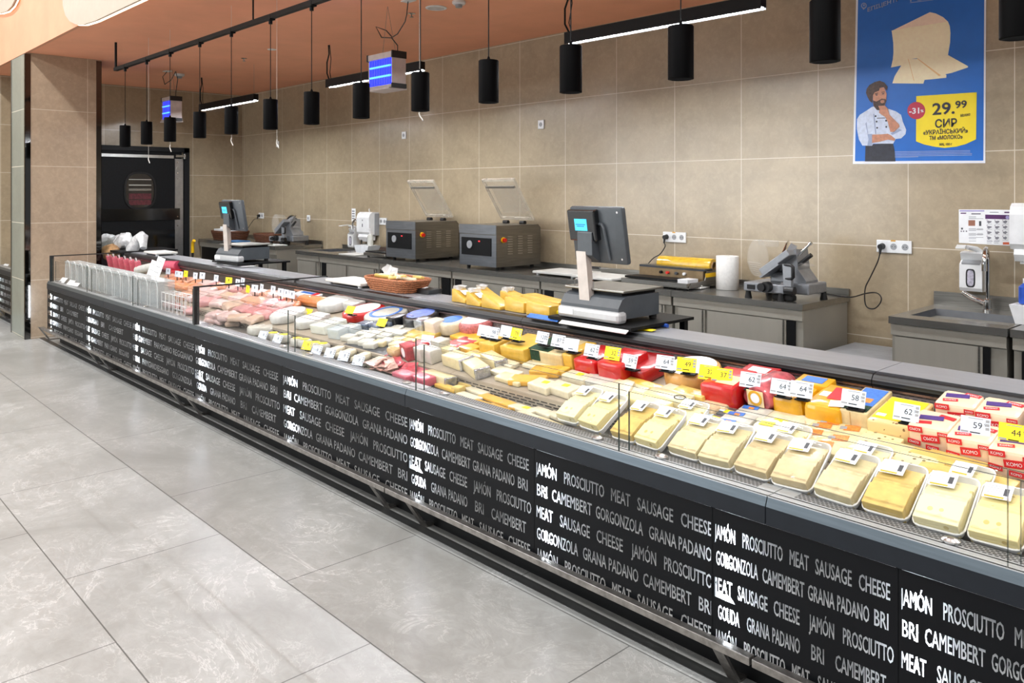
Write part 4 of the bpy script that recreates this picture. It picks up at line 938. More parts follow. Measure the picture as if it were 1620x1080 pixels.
build('bottle', MB().lathe([(.04, -.07), (.042, -.06), (.042, .1), (.03, .125), (.014, .13)], (0, 0, 0), 24, sy=.7), film('clear_bottle', (214, 214, 206), .75, .15), sb, True); build('pump', MB().cyl((0, 0, .13), (0, 0, .16), .014, n=14).cyl((0, 0, .16), (0, 0, .185), .004, n=8).box((-.015, 0, .19), (.06, .016, .012), bev=.003), M_white, sb)
gp = T('sealing_press', 'flat black press beside the far vacuum machine', 'press', (-7.33, 4.86, .852))
build('base', MB().box((0, .12, .03), (.42, .27, .035), bev=.012), M_steel, gp); build('plate', MB().box((0, .13, .055), (.4, .25, .014), bev=.004), M_black, gp); build('cover', MB().prism([(.14, .062), (.16, .1), (.24, .105), (.25, .062)], 0, -.14, .18), film('smoked_cover', (70, 60, 56), .7, .1), gp)
for x in (-.17, .17): build('foot', MB().cyl((x, .03, 0), (x, .03, .015), .015, n=10), M_rub, gp)
# items on the far corner table
def basket(p, w_, d_, h_, label, m, rz=0, rx=1.15):
    th = T('wicker_basket', label, 'basket', p, rz); nb = 5
    for k in range(nb):
        f = 1 + (rx - 1) * k / (nb - 1); z0 = h_ * k / nb
        mb = MB(); o = [(w_ / 2 * f * a, d_ / 2 * f * b) for a, b in oval(0, 0, 1, 1, 40, 4)]
        mb.tube([(q[0], q[1], z0 + h_ / nb / 2 + .002 * (-1) ** j) for j, q in enumerate(o + o[:1])], h_ / nb * .56, 6); build('weave_band', mb, m, th)
    o = [(w_ / 2 * rx * a, d_ / 2 * rx * b) for a, b in oval(0, 0, 1, 1, 40, 4)]
    build('rim', MB().tube([(q[0] * 1.02, q[1] * 1.02, h_ + .004) for q in o + o[:1]], .009, 8), m, th)
    build('floor', MB().prism([(q[0] * .85, q[1] * .85) for q in o], 2, .004, .012), m, th)
    return th
M_wick = mat('wicker', (170, 108, 72), .6, 0, .3, 120, bump=.6); M_wickd = mat('dark_wicker', (104, 64, 44), .6, 0, .3, 120, bump=.6)
basket(Vector((-9.98, 5.05, .872)) + Vector((-.45, .15, 0)), .42, .28, .1, 'brown wicker basket behind the far scale platform', M_wickd)
basket(Vector((-11.25, 5.0, .872)), .5, .34, .12, 'brown wicker tray on the far corner table, left of the far scale', M_wickd)
solo('paper_bundle', rbox_mb(.42, .3, .03, .004).box((.02, 0, .045), (.36, .1, .03), rot=(0, 0, .2)), M_paper, 'stack of papers lying on the wicker tray in the corner', 'papers', loc=(-11.25, 5.0, .997))
solo('blue_folder', rbox_mb(.34, .22, .012, .002), mat('blue_card', (70, 120, 170), .6), 'blue folder on the corner table in front of the wicker tray', 'folder', loc=(-10.75, 4.87, .871), rot=(0, 0, .1))
board(-9.75, 4.87, .871, .55, .2, .012, .0, 'white board under the far slicer feet', False).__class__
kh = T('broom_handle', 'yellow plastic handle sticking up beside the black door', 'handle', (-11.1, 4.4, 0))
build('pole', MB().cyl((0, 0, 0), (0, 0, .72), .014, n=12), M_blackp, kh); build('grip', MB().tube([(0, 0, .72), (0, 0, .8), (.01, 0, .86), (.05, 0, .89)], .022, 12), M_yelp, kh, True)
# ================================================================ GOODS
SL = math.atan(DKS)
def orient(rz, tilt): return (Matrix.Rotation(tilt, 3, 'X') @ Matrix.Rotation(rz, 3, 'Z')).to_euler()
def place(o, u, v, on='deck', rz=0.0, lift=.0015, tilt=None):
    if on == 'deck': p = deck(u, v); t_ = SL if tilt is None else tilt
    elif on == 'well': p = at(u, v, .62); t_ = tilt or 0
    else: p = at(u, v, on); t_ = tilt or 0
    o.location = p + Vector((0, 0, lift)); o.rotation_euler = orient(rz, t_); return o
def orb(w_, d_, h_, bev=.006, jit=.0015, seed=0, cuts=2, seg=2):
    mb = MB().box((0, d_ / 2, h_ / 2), (w_, d_, h_), bev=min(bev, h_ * .45, d_ * .45, w_ * .45), seg=seg)
    if cuts: mb.sub(cuts)
    if jit: mb.jitter(jit, seed, 22)
    return mb
_sd = [0]
def blk(name, label, cat, u, v, w_, d_, h_, m, rz=0.0, on='deck', bev=.006, jit=.0016, group=None, cuts=2, tilt=None, lift=.0015):
    _sd[0] += 1
    o = solo(name, orb(w_, d_, h_, bev, jit, _sd[0], cuts), m, label, cat, group, smooth=True)
    return place(o, u, v, on, rz, lift, tilt)
def lab(o, x, y, z, w_, d_, m, name='label', rz=0, th=.001, rot=None):
    return build(name, MB().box((0, 0, 0), (w_, d_, th)), m, o, loc=(x, y, z), rot=rot or (0, 0, rz))
def frontlab(o, x, z, w_, h_, m, y=-.003, name='label', rz=0): return build(name, MB().box((0, 0, 0), (w_, .001, h_)), m, o, loc=(x, y, z), rot=(0, rz, 0))
def wheel(name, label, cat, u, v, r, h_, m, on='deck', rz=0, tilt=None, group=None, n=40, jit=.0015, bulge=.1, lift=.0015):
    _sd[0] += 1; b = h_ * .22
    pr = [(.002, 0), (r - b, 0), (r - b * .3, b * .35), (r, b), (r + r * bulge * .1, h_ / 2), (r, h_ - b), (r - b * .3, h_ - b * .35), (r - b, h_), (r * .5, h_ + .0005), (.002, h_ + .001)]
    mb = MB().lathe(pr, (0, r, 0), n).jitter(jit, _sd[0], 18)
    o = solo(name, mb, m, label, cat, group, smooth=True); return place(o, u, v, on, rz, lift, tilt)
def disc(o, r, h_, m, name='label', cy=None, r0=0): return build(name, MB().cyl((0, cy, h_ + .0005), (0, cy, h_ + .0016), r, n=32), m, o)
def wedge(name, label, cat, u, v, L, w_, h_, m, on, rz=0, h2=None, group=None, jit=.001):
    mb = MB().prism([(-w_ / 2, 0), (w_ / 2, 0), (w_ * .1, L), (-w_ * .1, L)], 2, 0, h_)
    es = mb.bm.edges[:]; bmesh.ops.bevel(mb.bm, geom=es, offset=.004, segments=2, affect='EDGES', profile=.5); mb.sub(1); _sd[0] += 1; mb.jitter(jit, _sd[0], 20)
    o = solo(name, mb, m, label, cat, group, smooth=True); return place(o, u, v, on, rz)

# ---- materials of the goods
ch = lambda n, c, **k: mat(n, tuple(x * .86 for x in c), k.pop('rough', .42), 0, k.pop('var', .06), k.pop('scale', 30), coat=k.pop('coat', .5), coatr=k.pop('coatr', .16), bump=k.pop('bump', .12), sub=.06, **k)
C_pale = ch('cheese_pale', (246, 230, 178)); C_cream = ch('cheese_cream', (248, 238, 206)); C_yel = ch('cheese_yellow', (246, 212, 116)); C_or = ch('cheese_orange', (250, 190, 54)); C_white = ch('cheese_white', (226, 224, 212)); C_grey = ch('cheese_sliced_edge', (240, 228, 178))
C_gold = ch('cheese_gold', (248, 200, 80)); C_rind = ch('cheese_tan_rind', (236, 178, 100), coat=.6); C_ivory = ch('cheese_ivory_block', (238, 216, 164)); C_smoke = ch('cheese_smoked', (226, 190, 130))
C_red = ch('red_wax', (222, 14, 18), coat=.9, var=.05, coatr=.12, bump=.3); C_redd = ch('dark_red_wax', (196, 16, 26), coat=.8, bump=.3); C_ywax = ch('yellow_wax', (250, 184, 8), coat=.9, coatr=.12, bump=.3, var=.04); C_green = ch('green_herb_crust', (26, 66, 40), rough=.8, coat=0, var=.3, scale=160, bump=.6)
C_brie = ch('brie_skin', (222, 222, 218), coat=.3, bump=.3); C_film = film('clear_wrap', (236, 238, 240), .45, .08); C_foil = mat('silver_foil', (176, 180, 186), .25, .8, .2, 40, bump=.5)
C_pk = [ch('meat_pink', (236, 168, 166), coat=.8), ch('meat_rose', (226, 140, 140), coat=.8), ch('meat_salmon', (244, 176, 142), coat=.8), ch('meat_pale', (242, 206, 200), coat=.8), ch('meat_orange', (246, 160, 110), coat=.7), ch('meat_beige', (222, 190, 166), coat=.6)]
C_ham = ch('ham_slices', (206, 60, 78), var=.2, scale=40, coat=.7); C_hamp = ch('ham_blocks', (220, 96, 118), var=.1, coat=.6); C_bacon = ch('bacon_slices', (200, 48, 52), var=.3, scale=60, coat=.7)
C_redfilm = ch('marbled_pink_film', (196, 84, 92), var=.28, scale=26, coat=.8); C_box = mat('dark_red_box', (164, 52, 58), .5, 0, .12, 40); C_blackw = mat('black_wrap', (24, 26, 30), .35, 0, .15, coat=.6); C_bluef = mat('blue_film', (70, 96, 190), .25, 0, .2, coat=.7); C_blul = mat('label_blue', (60, 110, 190), .5, 0, .1, 60); C_orl = mat('label_orange', (232, 128, 56), .5, 0, .2, 90); C_redl = mat('label_red', (206, 36, 44), .5, 0, .1, 60); C_navy = mat('label_violet', (72, 48, 120), .5, 0, .1, 60); C_gld = mat('label_gold', (214, 162, 40), .5, 0, .08)
# spotted block: olive specks in pale cheese
def spotted(name, c, dot):
    m = bpy.data.materials.new(name); m.use_nodes = True; t = NT(m); v = t.n('ShaderNodeTexVoronoi'); v.inputs['Scale'].default_value = 46; t.l(t.obj(), v.inputs[0])
    n_ = t.noise(t.obj(), 16, 2); k = t.m('MULTIPLY', t.m('LESS_THAN', v.outputs[0], .3), t.m('GREATER_THAN', n_, .5))
    t.l(t.mix(k, lin(c), lin(dot)), t.b.inputs['Base Color']); t.b.inputs['Roughness'].default_value = .42; t.b.inputs['Coat Weight'].default_value = .5; return m
C_spot = spotted('herb_specked_cheese', (240, 222, 164), (104, 92, 60)); C_spotd = spotted('olive_block', (222, 190, 132), (122, 88, 52))
def holes(name, c, dk):
    m = bpy.data.materials.new(name); m.use_nodes = True; t = NT(m); v = t.n('ShaderNodeTexVoronoi'); v.inputs['Scale'].default_value = 24; t.l(t.obj(), v.inputs[0])
    k = t.m('LESS_THAN', v.outputs[0], .17); t.l(t.mix(k, lin(c), lin(dk)), t.b.inputs['Base Color']); t.b.inputs['Roughness'].default_value = .4; t.b.inputs['Coat Weight'].default_value = .6; t.bump(t.m('SUBTRACT', 1, k), .5, .004); return m
C_hole = holes('holey_cheese', (242, 226, 160), (206, 180, 104)); C_hole2 = holes('holey_pale_cheese', (240, 230, 180), (214, 196, 132))

# ---- price tags
M_yelc = mat('yellow_card', (252, 226, 20), .5, 0, .02); M_whc = mat('white_card_shade_tint', (208, 218, 232), .5, 0, .02)  # bluish tint of the white card is shade behind glass put into its colour
_ptx = {}
def price_tag(u, v, y, col, text, label, cents='90', rz=.12, s=1.0, stick=0.0, tilt=-18):
    p = aty(u, v, y); W_, H_ = .08 * s, .056 * s; cz = (.0 if stick else .038) * s + stick
    th = T('price_tag', label, 'price tag', p - Vector((0, 0, cz)), rz)
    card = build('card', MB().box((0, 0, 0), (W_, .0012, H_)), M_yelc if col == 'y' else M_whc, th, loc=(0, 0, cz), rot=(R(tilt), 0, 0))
    if text:
        mb = text_mb(text, .026 * s); mb.add(text_mb(cents, .012 * s), Matrix.Translation((.023 * s, .009 * s, 0)))
        build('price', mb, M_ink, card, loc=(.006 * s, -.0009, -.006 * s), rot=(R(90), 0, 0))
        for k in range(3): build('print', MB().box((0, 0, 0), (.01 * s, .0003, .008 * s)), M_greyp, card, loc=(W_ * .4, -.0008, H_ * (.33 - .2 * k)))
        build('print', MB().box((0, 0, 0), (.04 * s, .0003, .0022 * s)), M_greyp, card, loc=(.0, -.0008, H_ * .4)); build('print', MB().box((0, 0, 0), (.02 * s, .0003, .005 * s)), M_greyp, card, loc=(-W_ * .35, -.0008, -H_ * .33))
    if stick: build('stick', MB().b2((-.004, -.001, 0), (.004, .003, stick + .015)), M_black, th)
    else: build('clip', MB().box((0, .0, .013 * s), (.03 * s, .014 * s, .018 * s), bev=.002).box((0, .004, .006 * s), (.012 * s, .012 * s, .014 * s)), M_black, th); build('base', MB().box((.008, .008, .002), (.06 * s, .04 * s, .005), bev=.001), M_black, th)
    return th
YT = 2.715
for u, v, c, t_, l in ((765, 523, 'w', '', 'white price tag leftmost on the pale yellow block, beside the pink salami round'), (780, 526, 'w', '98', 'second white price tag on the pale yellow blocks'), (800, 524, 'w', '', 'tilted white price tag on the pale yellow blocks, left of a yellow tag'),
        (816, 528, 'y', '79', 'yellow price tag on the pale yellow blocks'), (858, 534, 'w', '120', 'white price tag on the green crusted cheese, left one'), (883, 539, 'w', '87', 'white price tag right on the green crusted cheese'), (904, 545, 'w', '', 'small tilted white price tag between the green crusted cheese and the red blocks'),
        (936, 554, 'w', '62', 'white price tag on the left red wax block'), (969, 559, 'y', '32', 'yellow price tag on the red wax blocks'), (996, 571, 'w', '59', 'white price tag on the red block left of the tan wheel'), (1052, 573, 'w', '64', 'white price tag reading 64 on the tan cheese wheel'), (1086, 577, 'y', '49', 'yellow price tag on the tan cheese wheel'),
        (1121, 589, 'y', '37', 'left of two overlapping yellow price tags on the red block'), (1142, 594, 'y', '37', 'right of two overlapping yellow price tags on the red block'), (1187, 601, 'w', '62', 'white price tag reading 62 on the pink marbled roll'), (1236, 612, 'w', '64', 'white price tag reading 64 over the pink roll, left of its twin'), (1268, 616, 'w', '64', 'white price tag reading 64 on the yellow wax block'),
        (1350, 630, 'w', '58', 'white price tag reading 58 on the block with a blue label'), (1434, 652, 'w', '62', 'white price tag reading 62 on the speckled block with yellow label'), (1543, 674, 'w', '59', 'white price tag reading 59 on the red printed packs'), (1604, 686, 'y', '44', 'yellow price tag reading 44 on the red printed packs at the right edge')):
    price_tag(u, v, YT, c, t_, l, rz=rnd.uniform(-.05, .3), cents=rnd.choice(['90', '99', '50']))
price_tag(676, 538, 2.66, 'w', '', 'white price tag standing among the pale cheese sticks and bacon packs', rz=.3)
for u, v, c, l in ((416, 530, 'w', 'shade-tinted white tag nearest the white wrapped wheel in the front well'), (439, 536, 'w', 'second shade-tinted white tag in the front well, left of the glass joint'), (486, 546, 'y', 'yellow tag in the front well, right of the glass joint'), (501, 554, 'w', 'white tag in the front well right beside the yellow tag'), (522, 558, 'w', 'second white tag right of the yellow one in the front well'), (544, 563, 'w', 'third white tag right of the yellow one in the front well'), (567, 570, 'w', 'white tag in the front well next to the sliced ham')):
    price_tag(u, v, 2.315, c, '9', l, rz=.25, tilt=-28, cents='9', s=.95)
for u, v, l in ((487, 494, 'small yellow tag leaning on the back brie'), (504, 502, 'yellow tag between white brie and the red round pack'), (554, 490, 'yellow tag on the white and pink pack behind the red round pack'), (555, 518, 'yellow tag before the white and blue round pack'), (604, 510, 'yellow tag at the right of the white and blue round pack')):
    price_tag(u, v, 2.7, 'y', '', l, rz=.2, s=.9, tilt=-35)
tl = [(266, 429), (280, 433), (286, 434), (294, 433), (309, 436), (320, 436), (342, 440), (362, 444), (376, 447), (384, 445), (392, 457), (403, 456), (414, 455), (432, 458), (444, 462), (453, 464), (462, 466)]
OR = ['first', 'second', 'third', 'fourth', 'fifth', 'sixth', 'seventh', 'eighth', 'ninth', 'tenth', 'eleventh', 'twelfth', 'thirteenth', 'fourteenth', 'fifteenth', 'sixteenth', 'seventeenth', 'eighteenth', 'nineteenth', 'twentieth']
nw = ny = 0
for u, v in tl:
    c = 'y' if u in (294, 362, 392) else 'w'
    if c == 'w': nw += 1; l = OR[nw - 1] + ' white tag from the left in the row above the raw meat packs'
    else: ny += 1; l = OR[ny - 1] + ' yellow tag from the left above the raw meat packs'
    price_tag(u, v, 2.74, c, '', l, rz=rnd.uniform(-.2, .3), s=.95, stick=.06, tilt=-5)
# two long printed slips hanging by the meat
for u, v, l in ((241, 427, 'long white printed slip hanging at the left meat display, left one'), (251, 422, 'long white printed slip hanging at the left meat display, right one')):
    th = T('paper_slip', l, 'paper', aty(u, v, 2.62), .3); build('slip', MB().box((0, 0, 0), (.1, .001, .17)), M_paper, th).rotation_euler = (R(-14), R(12), 0)
    for k in range(3): build('print', MB().box((0, -.0075 + .03 * 0, .05 - k * .05), (.06, .001, .004)), M_greyp, th).rotation_euler = (R(-14), R(12), 0)

# ---- back row of big blocks
o = blk('cheese_block', 'pale yellow film wrapped block behind the thin slices, left half', 'cheese', 772, 566, .12, .2, .075, C_gold); 
o = blk('cheese_block', 'pale yellow film wrapped block behind the thin slices, right half', 'cheese', 812, 574, .17, .2, .075, C_gold)
o = blk('cheese_block', 'ivory cheese with dark green herb crust on top, left of the red blocks', 'cheese', 866, 583, .2, .2, .08, C_ivory); lab(o, -.05, .1, .0805, .13, .19, C_green, 'herb_crust', th=.004); build('herb_crust', MB().box((-.07, -.001, .055), (.06, .004, .05), bev=.001), C_green, o)
o = blk('cheese_block', 'small yellow block squeezed between the green crusted cheese and the red block', 'cheese', 900, 589, .06, .18, .085, C_gold)
o = blk('cheese_block', 'red wax block, left of the pair', 'cheese', 926, 599, .125, .2, .085, C_red, bev=.012); lab(o, .03, .05, .0855, .06, .05, M_paper)
o = blk('cheese_block', 'red wax block, right of the pair', 'cheese', 966, 609, .135, .2, .095, C_red, bev=.012)
o = blk('cheese_block', 'darker red wax piece just left of the tan wheel', 'cheese', 1004, 606, .12, .2, .06, C_redd, rz=-.1, bev=.01)
o = blk('cheese_block', 'flat red piece at the back wall behind the tan wheel', 'cheese', 1030, 590, .14, .1, .055, C_redd, rz=.1)
o = wheel('cheese_round', 'tan cheese wheel with a white round label', 'cheese', 1073, 626, .118, .085, C_rind); disc(o, .1, .085, M_paper, cy=.118); 
o = blk('cheese_block', 'glossy red wax block between tan wheel and pink roll', 'cheese', 1136, 650, .15, .2, .1, C_red, bev=.014); lab(o, .02, .07, .1008, .08, .08, mat('kraft_label', (226, 204, 160), .6, 0, .1))
o = blk('cheese_block', 'red wax block at the back behind the pink roll', 'cheese', 1196, 628, .14, .09, .085, C_redd, lift=.01); lab(o, 0, .04, .0865, .08, .05, M_paper)
_sd[0] += 1; o = solo('sausage_roll', MB().lathe([(.002, 0), (.05, .006), (.062, .03), (.064, .1), (.06, .17), (.045, .2), (.002, .205)], (0, 0, 0), 32, sx=1.12, sy=.86).jitter(.003, 5, 20), C_redfilm, 'pink marbled roll with a gold ring label, next to the yellow blocks', 'sausage', smooth=True)
p = deck(1196, 657); o.location = p + Vector((0, 0, .058)); o.rotation_euler = (R(-90) + SL, 0, -.08)
build('label', MB().box((0, -.0, -.003), (.07, .06, .003), bev=.001), mat('cream_label', (228, 206, 160), .6), o, loc=(0, -.006, .0)); build('ring_mark', MB().lathe([(.02, 0), (.029, 0), (.029, .0012), (.02, .0012)], (0, 0, 0), 28, ring=True), C_gld, o, loc=(0, -.008, -.006), rot=(0, 0, 0)); build('roundel', MB().cyl((0, 0, 0), (0, 0, .001), .019, n=24), M_paper, o, loc=(0, -.008, -.0055))
o = blk('cheese_block', 'yellow wax block, left of the pair', 'cheese', 1247, 664, .12, .2, .08, C_ywax, bev=.016)
o = blk('cheese_block', 'yellow wax block with a red label on top, right of the pair', 'cheese', 1302, 681, .135, .2, .088, C_ywax, bev=.018); lab(o, .02, .12, .0893, .07, .1, C_redl, rz=.1); lab(o, -.03, .1, .0898, .03, .04, M_paper); lab(o, .04, .04, .09, .05, .05, M_paper, rz=.3)
o = blk('cheese_block', 'yellow wax piece with a blue label at the back', 'cheese', 1284, 646, .13, .08, .075, C_ywax, lift=.02); lab(o, .0, .04, .0765, .08, .05, C_blul)
o = blk('cheese_block', 'ivory block with a blue label on its top', 'cheese', 1353, 689, .095, .21, .085, C_ivory, bev=.004, jit=.0008); lab(o, 0, .13, .0862, .08, .14, C_blul); lab(o, .005, .1, .0868, .035, .035, C_orl); lab(o, 0, .035, .0862, .08, .05, C_green); build('seam', MB().box((-.012, -.001, .042), (.0012, .002, .08)), C_smoke, o)
o = blk('cheese_block', 'speckled block with a yellow label on its top', 'cheese', 1407, 704, .14, .21, .075, C_spotd, bev=.007); lab(o, 0, .11, .0762, .12, .17, mat('label_yellow', (236, 214, 20), .5, 0, .1, 60)); lab(o, -.04, .05, .0768, .03, .02, M_paper)
M_komo = mat('cream_wrap', (238, 206, 176), .4, 0, .04, coat=.5)
def komo(u, v, label, flip=False, w_=.125, h_=.088, lift=.0015, rz=0):
    o = blk('cheese_pack', label, 'cheese', u, v, w_, .13, h_, M_komo, bev=.012, rz=rz, lift=lift, group='cream packs with red printed patches')
    tx = text_mb('KOMO', .016, width=.04)
    def patch(x, z, sc=1.0, top=False, rr=0):
        q = build('print_patch', MB().box((0, 0, 0), (.055 * sc, .001, .024 * sc)), C_redl, o, loc=(x, -.0035, z + .012) if not top else (x, z, h_ + .001), rot=(0, rr, 0) if not top else (R(-90), 0, rr))
        mb = MB().add(tx); build('lettering', mb, M_paper, q, loc=(-.0, -.0008, -.006 * sc), rot=(R(90), 0, R(180) if False else 0)); q.children[0].scale = (sc, sc, sc)
        if flip: q.rotation_euler[1] += R(180)
    patch(.008, .04, 1, rr=-.1); patch(-.036, .064, .8, rr=-.05); patch(-.042, .02, .7, rr=.1); patch(.045, .062, .55); patch(.012, .01, .7, rr=.05)
    patch(-.02, .03, .8, True, .3); patch(.03, .09, .9, True, -.2); lab(o, -.01, .07, h_ + .0012, .07, .03, C_navy, rz=.2)
    return o
komo(1470, 718, 'cream pack with upside down red patches, left of the red printed packs', True)
komo(1533, 739, 'cream pack with red patches in the middle of the red printed packs')
komo(1602, 760, 'cream pack with red patches at the right edge')
komo(1512, 690, 'cream pack with red patches at the back behind the left one', lift=.02); komo(1578, 706, 'cream pack with red patches at the back behind the middle one', lift=.02)
komo(1672, 773, 'cream pack with red patches just outside the right edge')

# ---- foam trays of sliced cheese at the front
M_foam = mat('white_foam', (240, 241, 242), .55, 0, .02, 60); M_lbl = mat('sticker_white', (236, 238, 242), .5, 0, .02); M_lblo = mat('sticker_orange', (222, 160, 30), .5)
def tray(cm, n=7, step=.013):
    th = T('cheese_tray', 'x', 'cheese tray', (0, 0, 0), group='foam trays of sliced cheese')
    W2, L = .067, .19
    def rr(a, b, r, k=6):
        o = []
        for sx, sy, a0 in ((1, -1, -90), (1, 1, 0), (-1, 1, 90), (-1, -1, 180)):
            for q in range(k + 1): t_ = R(a0 + 90 * q / k); o.append((sx * (a - r) + r * math.cos(t_), L / 2 + sy * (b - r) + r * math.sin(t_)))
        return o
    A = rr(W2 - .008, L / 2 - .008, .018); B = rr(W2, L / 2, .024); C_ = rr(W2 - .004, L / 2 - .004, .021); D_ = rr(W2 - .011, L / 2 - .011, .016)
    mb = MB(); rings = [[mb.bm.verts.new((x, y, z)) for x, y in o] for o, z in ((A, 0), (B, .022), (B, .025), (C_, .026), (D_, .005))]
    for P_, Q_ in zip(rings, rings[1:]):
        for k in range(len(P_)): mb.bm.faces.new((P_[k], P_[(k + 1) % len(P_)], Q_[(k + 1) % len(P_)], Q_[k]))
    mb.bm.faces.new(rings[0][::-1]); mb.bm.faces.new(rings[-1]); build('foam_base', mb, M_foam, th, True)
    cb = MB(); w_ = W2 - .01
    for k in range(n):
        y0 = .006 + k * step; y1 = min(y0 + .07, L - .012); zt = .053 - .0046 * k
        cb.box((.0012 * math.sin(k * 2.1), (y0 + y1) / 2, (zt + .006) / 2), (w_ * 2 - .001 * (k % 2), y1 - y0, zt - .006), bev=.0016, seg=1)
    build('cheese_slices', cb, cm, th, True)
    lb = build('label', MB().box((0, 0, 0), (.068, .054, .0008)), M_lbl, th, loc=(-.02, L - .04, .043), rot=(R(-8), 0, .04))
    build('orange_strip', MB().box((-.006, -.022, .0006), (.046, .006, .0004)), M_lblo, lb); build('barcode', MB().box((.02, .0, .0006), (.012, .026, .0004)), M_dgrey, lb)
    for k in range(4): build('print', MB().box((-.008, .018 - k * .008, .0006), (.034, .0014, .0004)), M_greyp, lb)
    fl = MB(); gx, gy = 9, 12; vs = [[None] * (gy + 1) for _ in range(gx + 1)]
    from mathutils import noise as nz
    for i in range(gx + 1):
        for j in range(gy + 1):
            x = -W2 + 2 * W2 * i / gx; y = L * j / gy; e = min(i, gx - i, 1) * min(j, gy - j, 1)
            vs[i][j] = fl.bm.verts.new((x * .985, y, .0255 + e * (.03 - .022 * j / gy + .003 * nz.noise(Vector((x * 60, y * 60, n * 3))))))
    for i in range(gx):
        for j in range(gy): fl.bm.faces.new((vs[i][j], vs[i + 1][j], vs[i + 1][j + 1], vs[i][j + 1]))
    build('film', fl, M_wrap, th, True); return th
M_wrap = glass('cling_film', (250, 250, 248), 1.3, .1)
C_t = [C_grey, C_hole, C_pale, C_yel, C_hole2, C_ivory]
protos = {}
TR = [(896, 668, 4, 'first tray from the left, pale round slices'), (931, 680, 1, 'second tray from the left, slices with holes'), (984, 697, 3, 'third tray from the left, behind the glass joint'), (1022, 708, 1, 'fourth tray from the left, right beside the glass joint'),
      (1080, 724, 2, 'fifth tray from the left, wrinkled film'), (1130, 739, 2, 'sixth tray from the left, bright glare on its film'), (1188, 755, 5, 'seventh tray from the left, warm yellow slices'), (1249, 773, 5, 'eighth tray from the left'),
      (1318, 794, 2, 'ninth tray from the left, creased film hanging at its side'), (1397, 816, 3, 'tenth tray from the left, deep yellow slices'), (1481, 840, 4, 'eleventh tray from the left, large pale slices with holes'), (1572, 864, 1, 'last full tray at the right, holes in its slices'), (1670, 893, 2, 'tray just outside the right edge')]
for k, (u, v, c, l) in enumerate(TR):
    if c not in protos: protos[c] = tray(C_t[c], 8, .0135); o = protos[c]
    else: o = dup(protos[c])
    o.location = at(u, v, .647) + Vector((0, .012, -.018)); o.rotation_euler = orient(rnd.uniform(-.05, .05), R(32)); o['label'] = 'white foam cheese tray, ' + l; o.scale = (.86 if k < 4 else 1, 1.06, 1)
for u, v, l in ((1052, 700, 'white foam cheese tray leaning behind the fourth tray'), (1212, 746, 'white foam cheese tray peeking out behind the seventh tray'), (1338, 786, 'white foam cheese tray peeking out behind the ninth tray'), (1500, 828, 'white foam cheese tray behind the eleventh tray')):
    o = dup(protos[4]); o.location = at(u, v, .647) + Vector((0, .045, -.008)); o.rotation_euler = orient(-.03, R(30)); o['label'] = l

# ---- slabs and small packs on the sloping deck
def slab(name, label, u, v, w_, d_, h_, m, rz=0, sticker=None, on='deck', group=None, tilt=None, cat='cheese', lift=.0015, bev=.005, jit=.0016):
    o = blk(name, label, cat, u, v, w_, d_, h_, m, rz, on, bev, jit, group, tilt=tilt, lift=lift)
    if sticker: lab(o, .01, d_ * .6, h_ + .0012, .035, .025, M_yelc if sticker == 'y' else C_orl if sticker == 'o' else M_paper, 'sticker', rz=.1)
    return o
OL = [(1261, 718, 'front left'), (1284, 709, 'middle left'), (1300, 729, 'front right'), (1325, 719, 'second from the right in front'), (1299, 698, 'back left'), (1312, 692, 'rearmost'), (1344, 703, 'back right')]
for u, v, l in OL:
    o = slab('cheese_slab', 'pale slab with orange label, ' + l + ' of the orange labelled group', u, v, .115, .085, .034, C_pale, -.05, group='pale slabs with orange labels'); lab(o, -.01, .045, .0355, .05, .04, C_orl, rz=.3); lab(o, -.035, .035, .0356, .022, .02, M_greyp, rz=.3)
for u, v, l in ((1370, 730, 'herb specked slab nearest the orange labelled slabs'), (1441, 750, 'largest herb specked slab before the red printed packs'), (1412, 756, 'herb specked slab lying behind the tenth tray'), (1385, 716, 'herb specked slab at the foot of the speckled block')):
    slab('cheese_slab', l, u, v + 2, .125, .075, .036, C_spot, -.06)
for u, v, w_, l in ((1407, 722, .12, 'plain pale slab before the speckled block'), (1455, 735, .15, 'plain pale slab before the upside down printed pack'), (1485, 762, .15, 'broad yellow slab behind the eleventh tray, lowest'), (1505, 745, .17, 'broad yellow slab behind the eleventh tray, upper'), (1560, 775, .14, 'broad yellow slab under the right printed packs'), (1556, 800, .14, 'broad yellow slab right behind the eleventh tray, front'), (1614, 815, .12, 'yellow slab at the right edge behind the glass joint'), (1450, 775, .09, 'small yellow slab between tenth and eleventh tray')):
    slab('cheese_slab', l, u, v + 7, w_, .068, .036, C_yel if w_ > .12 else C_pale, -.08, bev=.008)
# fan of round white slices
for k in range(5):
    _sd[0] += 1; o = solo('cheese_half_round', MB().lathe([(.002, 0), (.05, 0), (.056, .006), (.056, .022), (.05, .028), (.002, .0285)], (0, .055, 0), 36).jitter(.001, k, 20), C_cream, OR[k] + ' white round cheese from the left in the overlapping fan', 'cheese', 'overlapping white round cheeses', smooth=True)
    place(o, 1205 + k * 17, 699 - k * 2.5 + (4 if k == 0 else 0), 'deck', 0, .002 + .004 * (4 - k))
    if k < 2: lab(o, -.01 + k * .01, .06, .031, .05, .03, M_yelc, 'sticker', rz=.1)
slab('cheese_slab', 'broad white slab with a blue logo corner under the marbled roll', 1222, 680, .19, .1, .025, C_cream)
for u, v, l in ((1148, 690, 'white wrapped pack with a yellow sticker, front of its trio'), (1163, 678, 'white wrapped pack behind the front one'), (1186, 668, 'white wrapped pack with blue print under the marbled roll')):
    o = slab('cheese_pack', l, u, v, .12, .075, .028, C_white, .05, 'y' if u < 1150 else None); lab(o, -.02, .055, .0298, .06, .025, C_blul, rz=.1); lab(o, -.015, .05, .0304, .02, .014, C_orl)
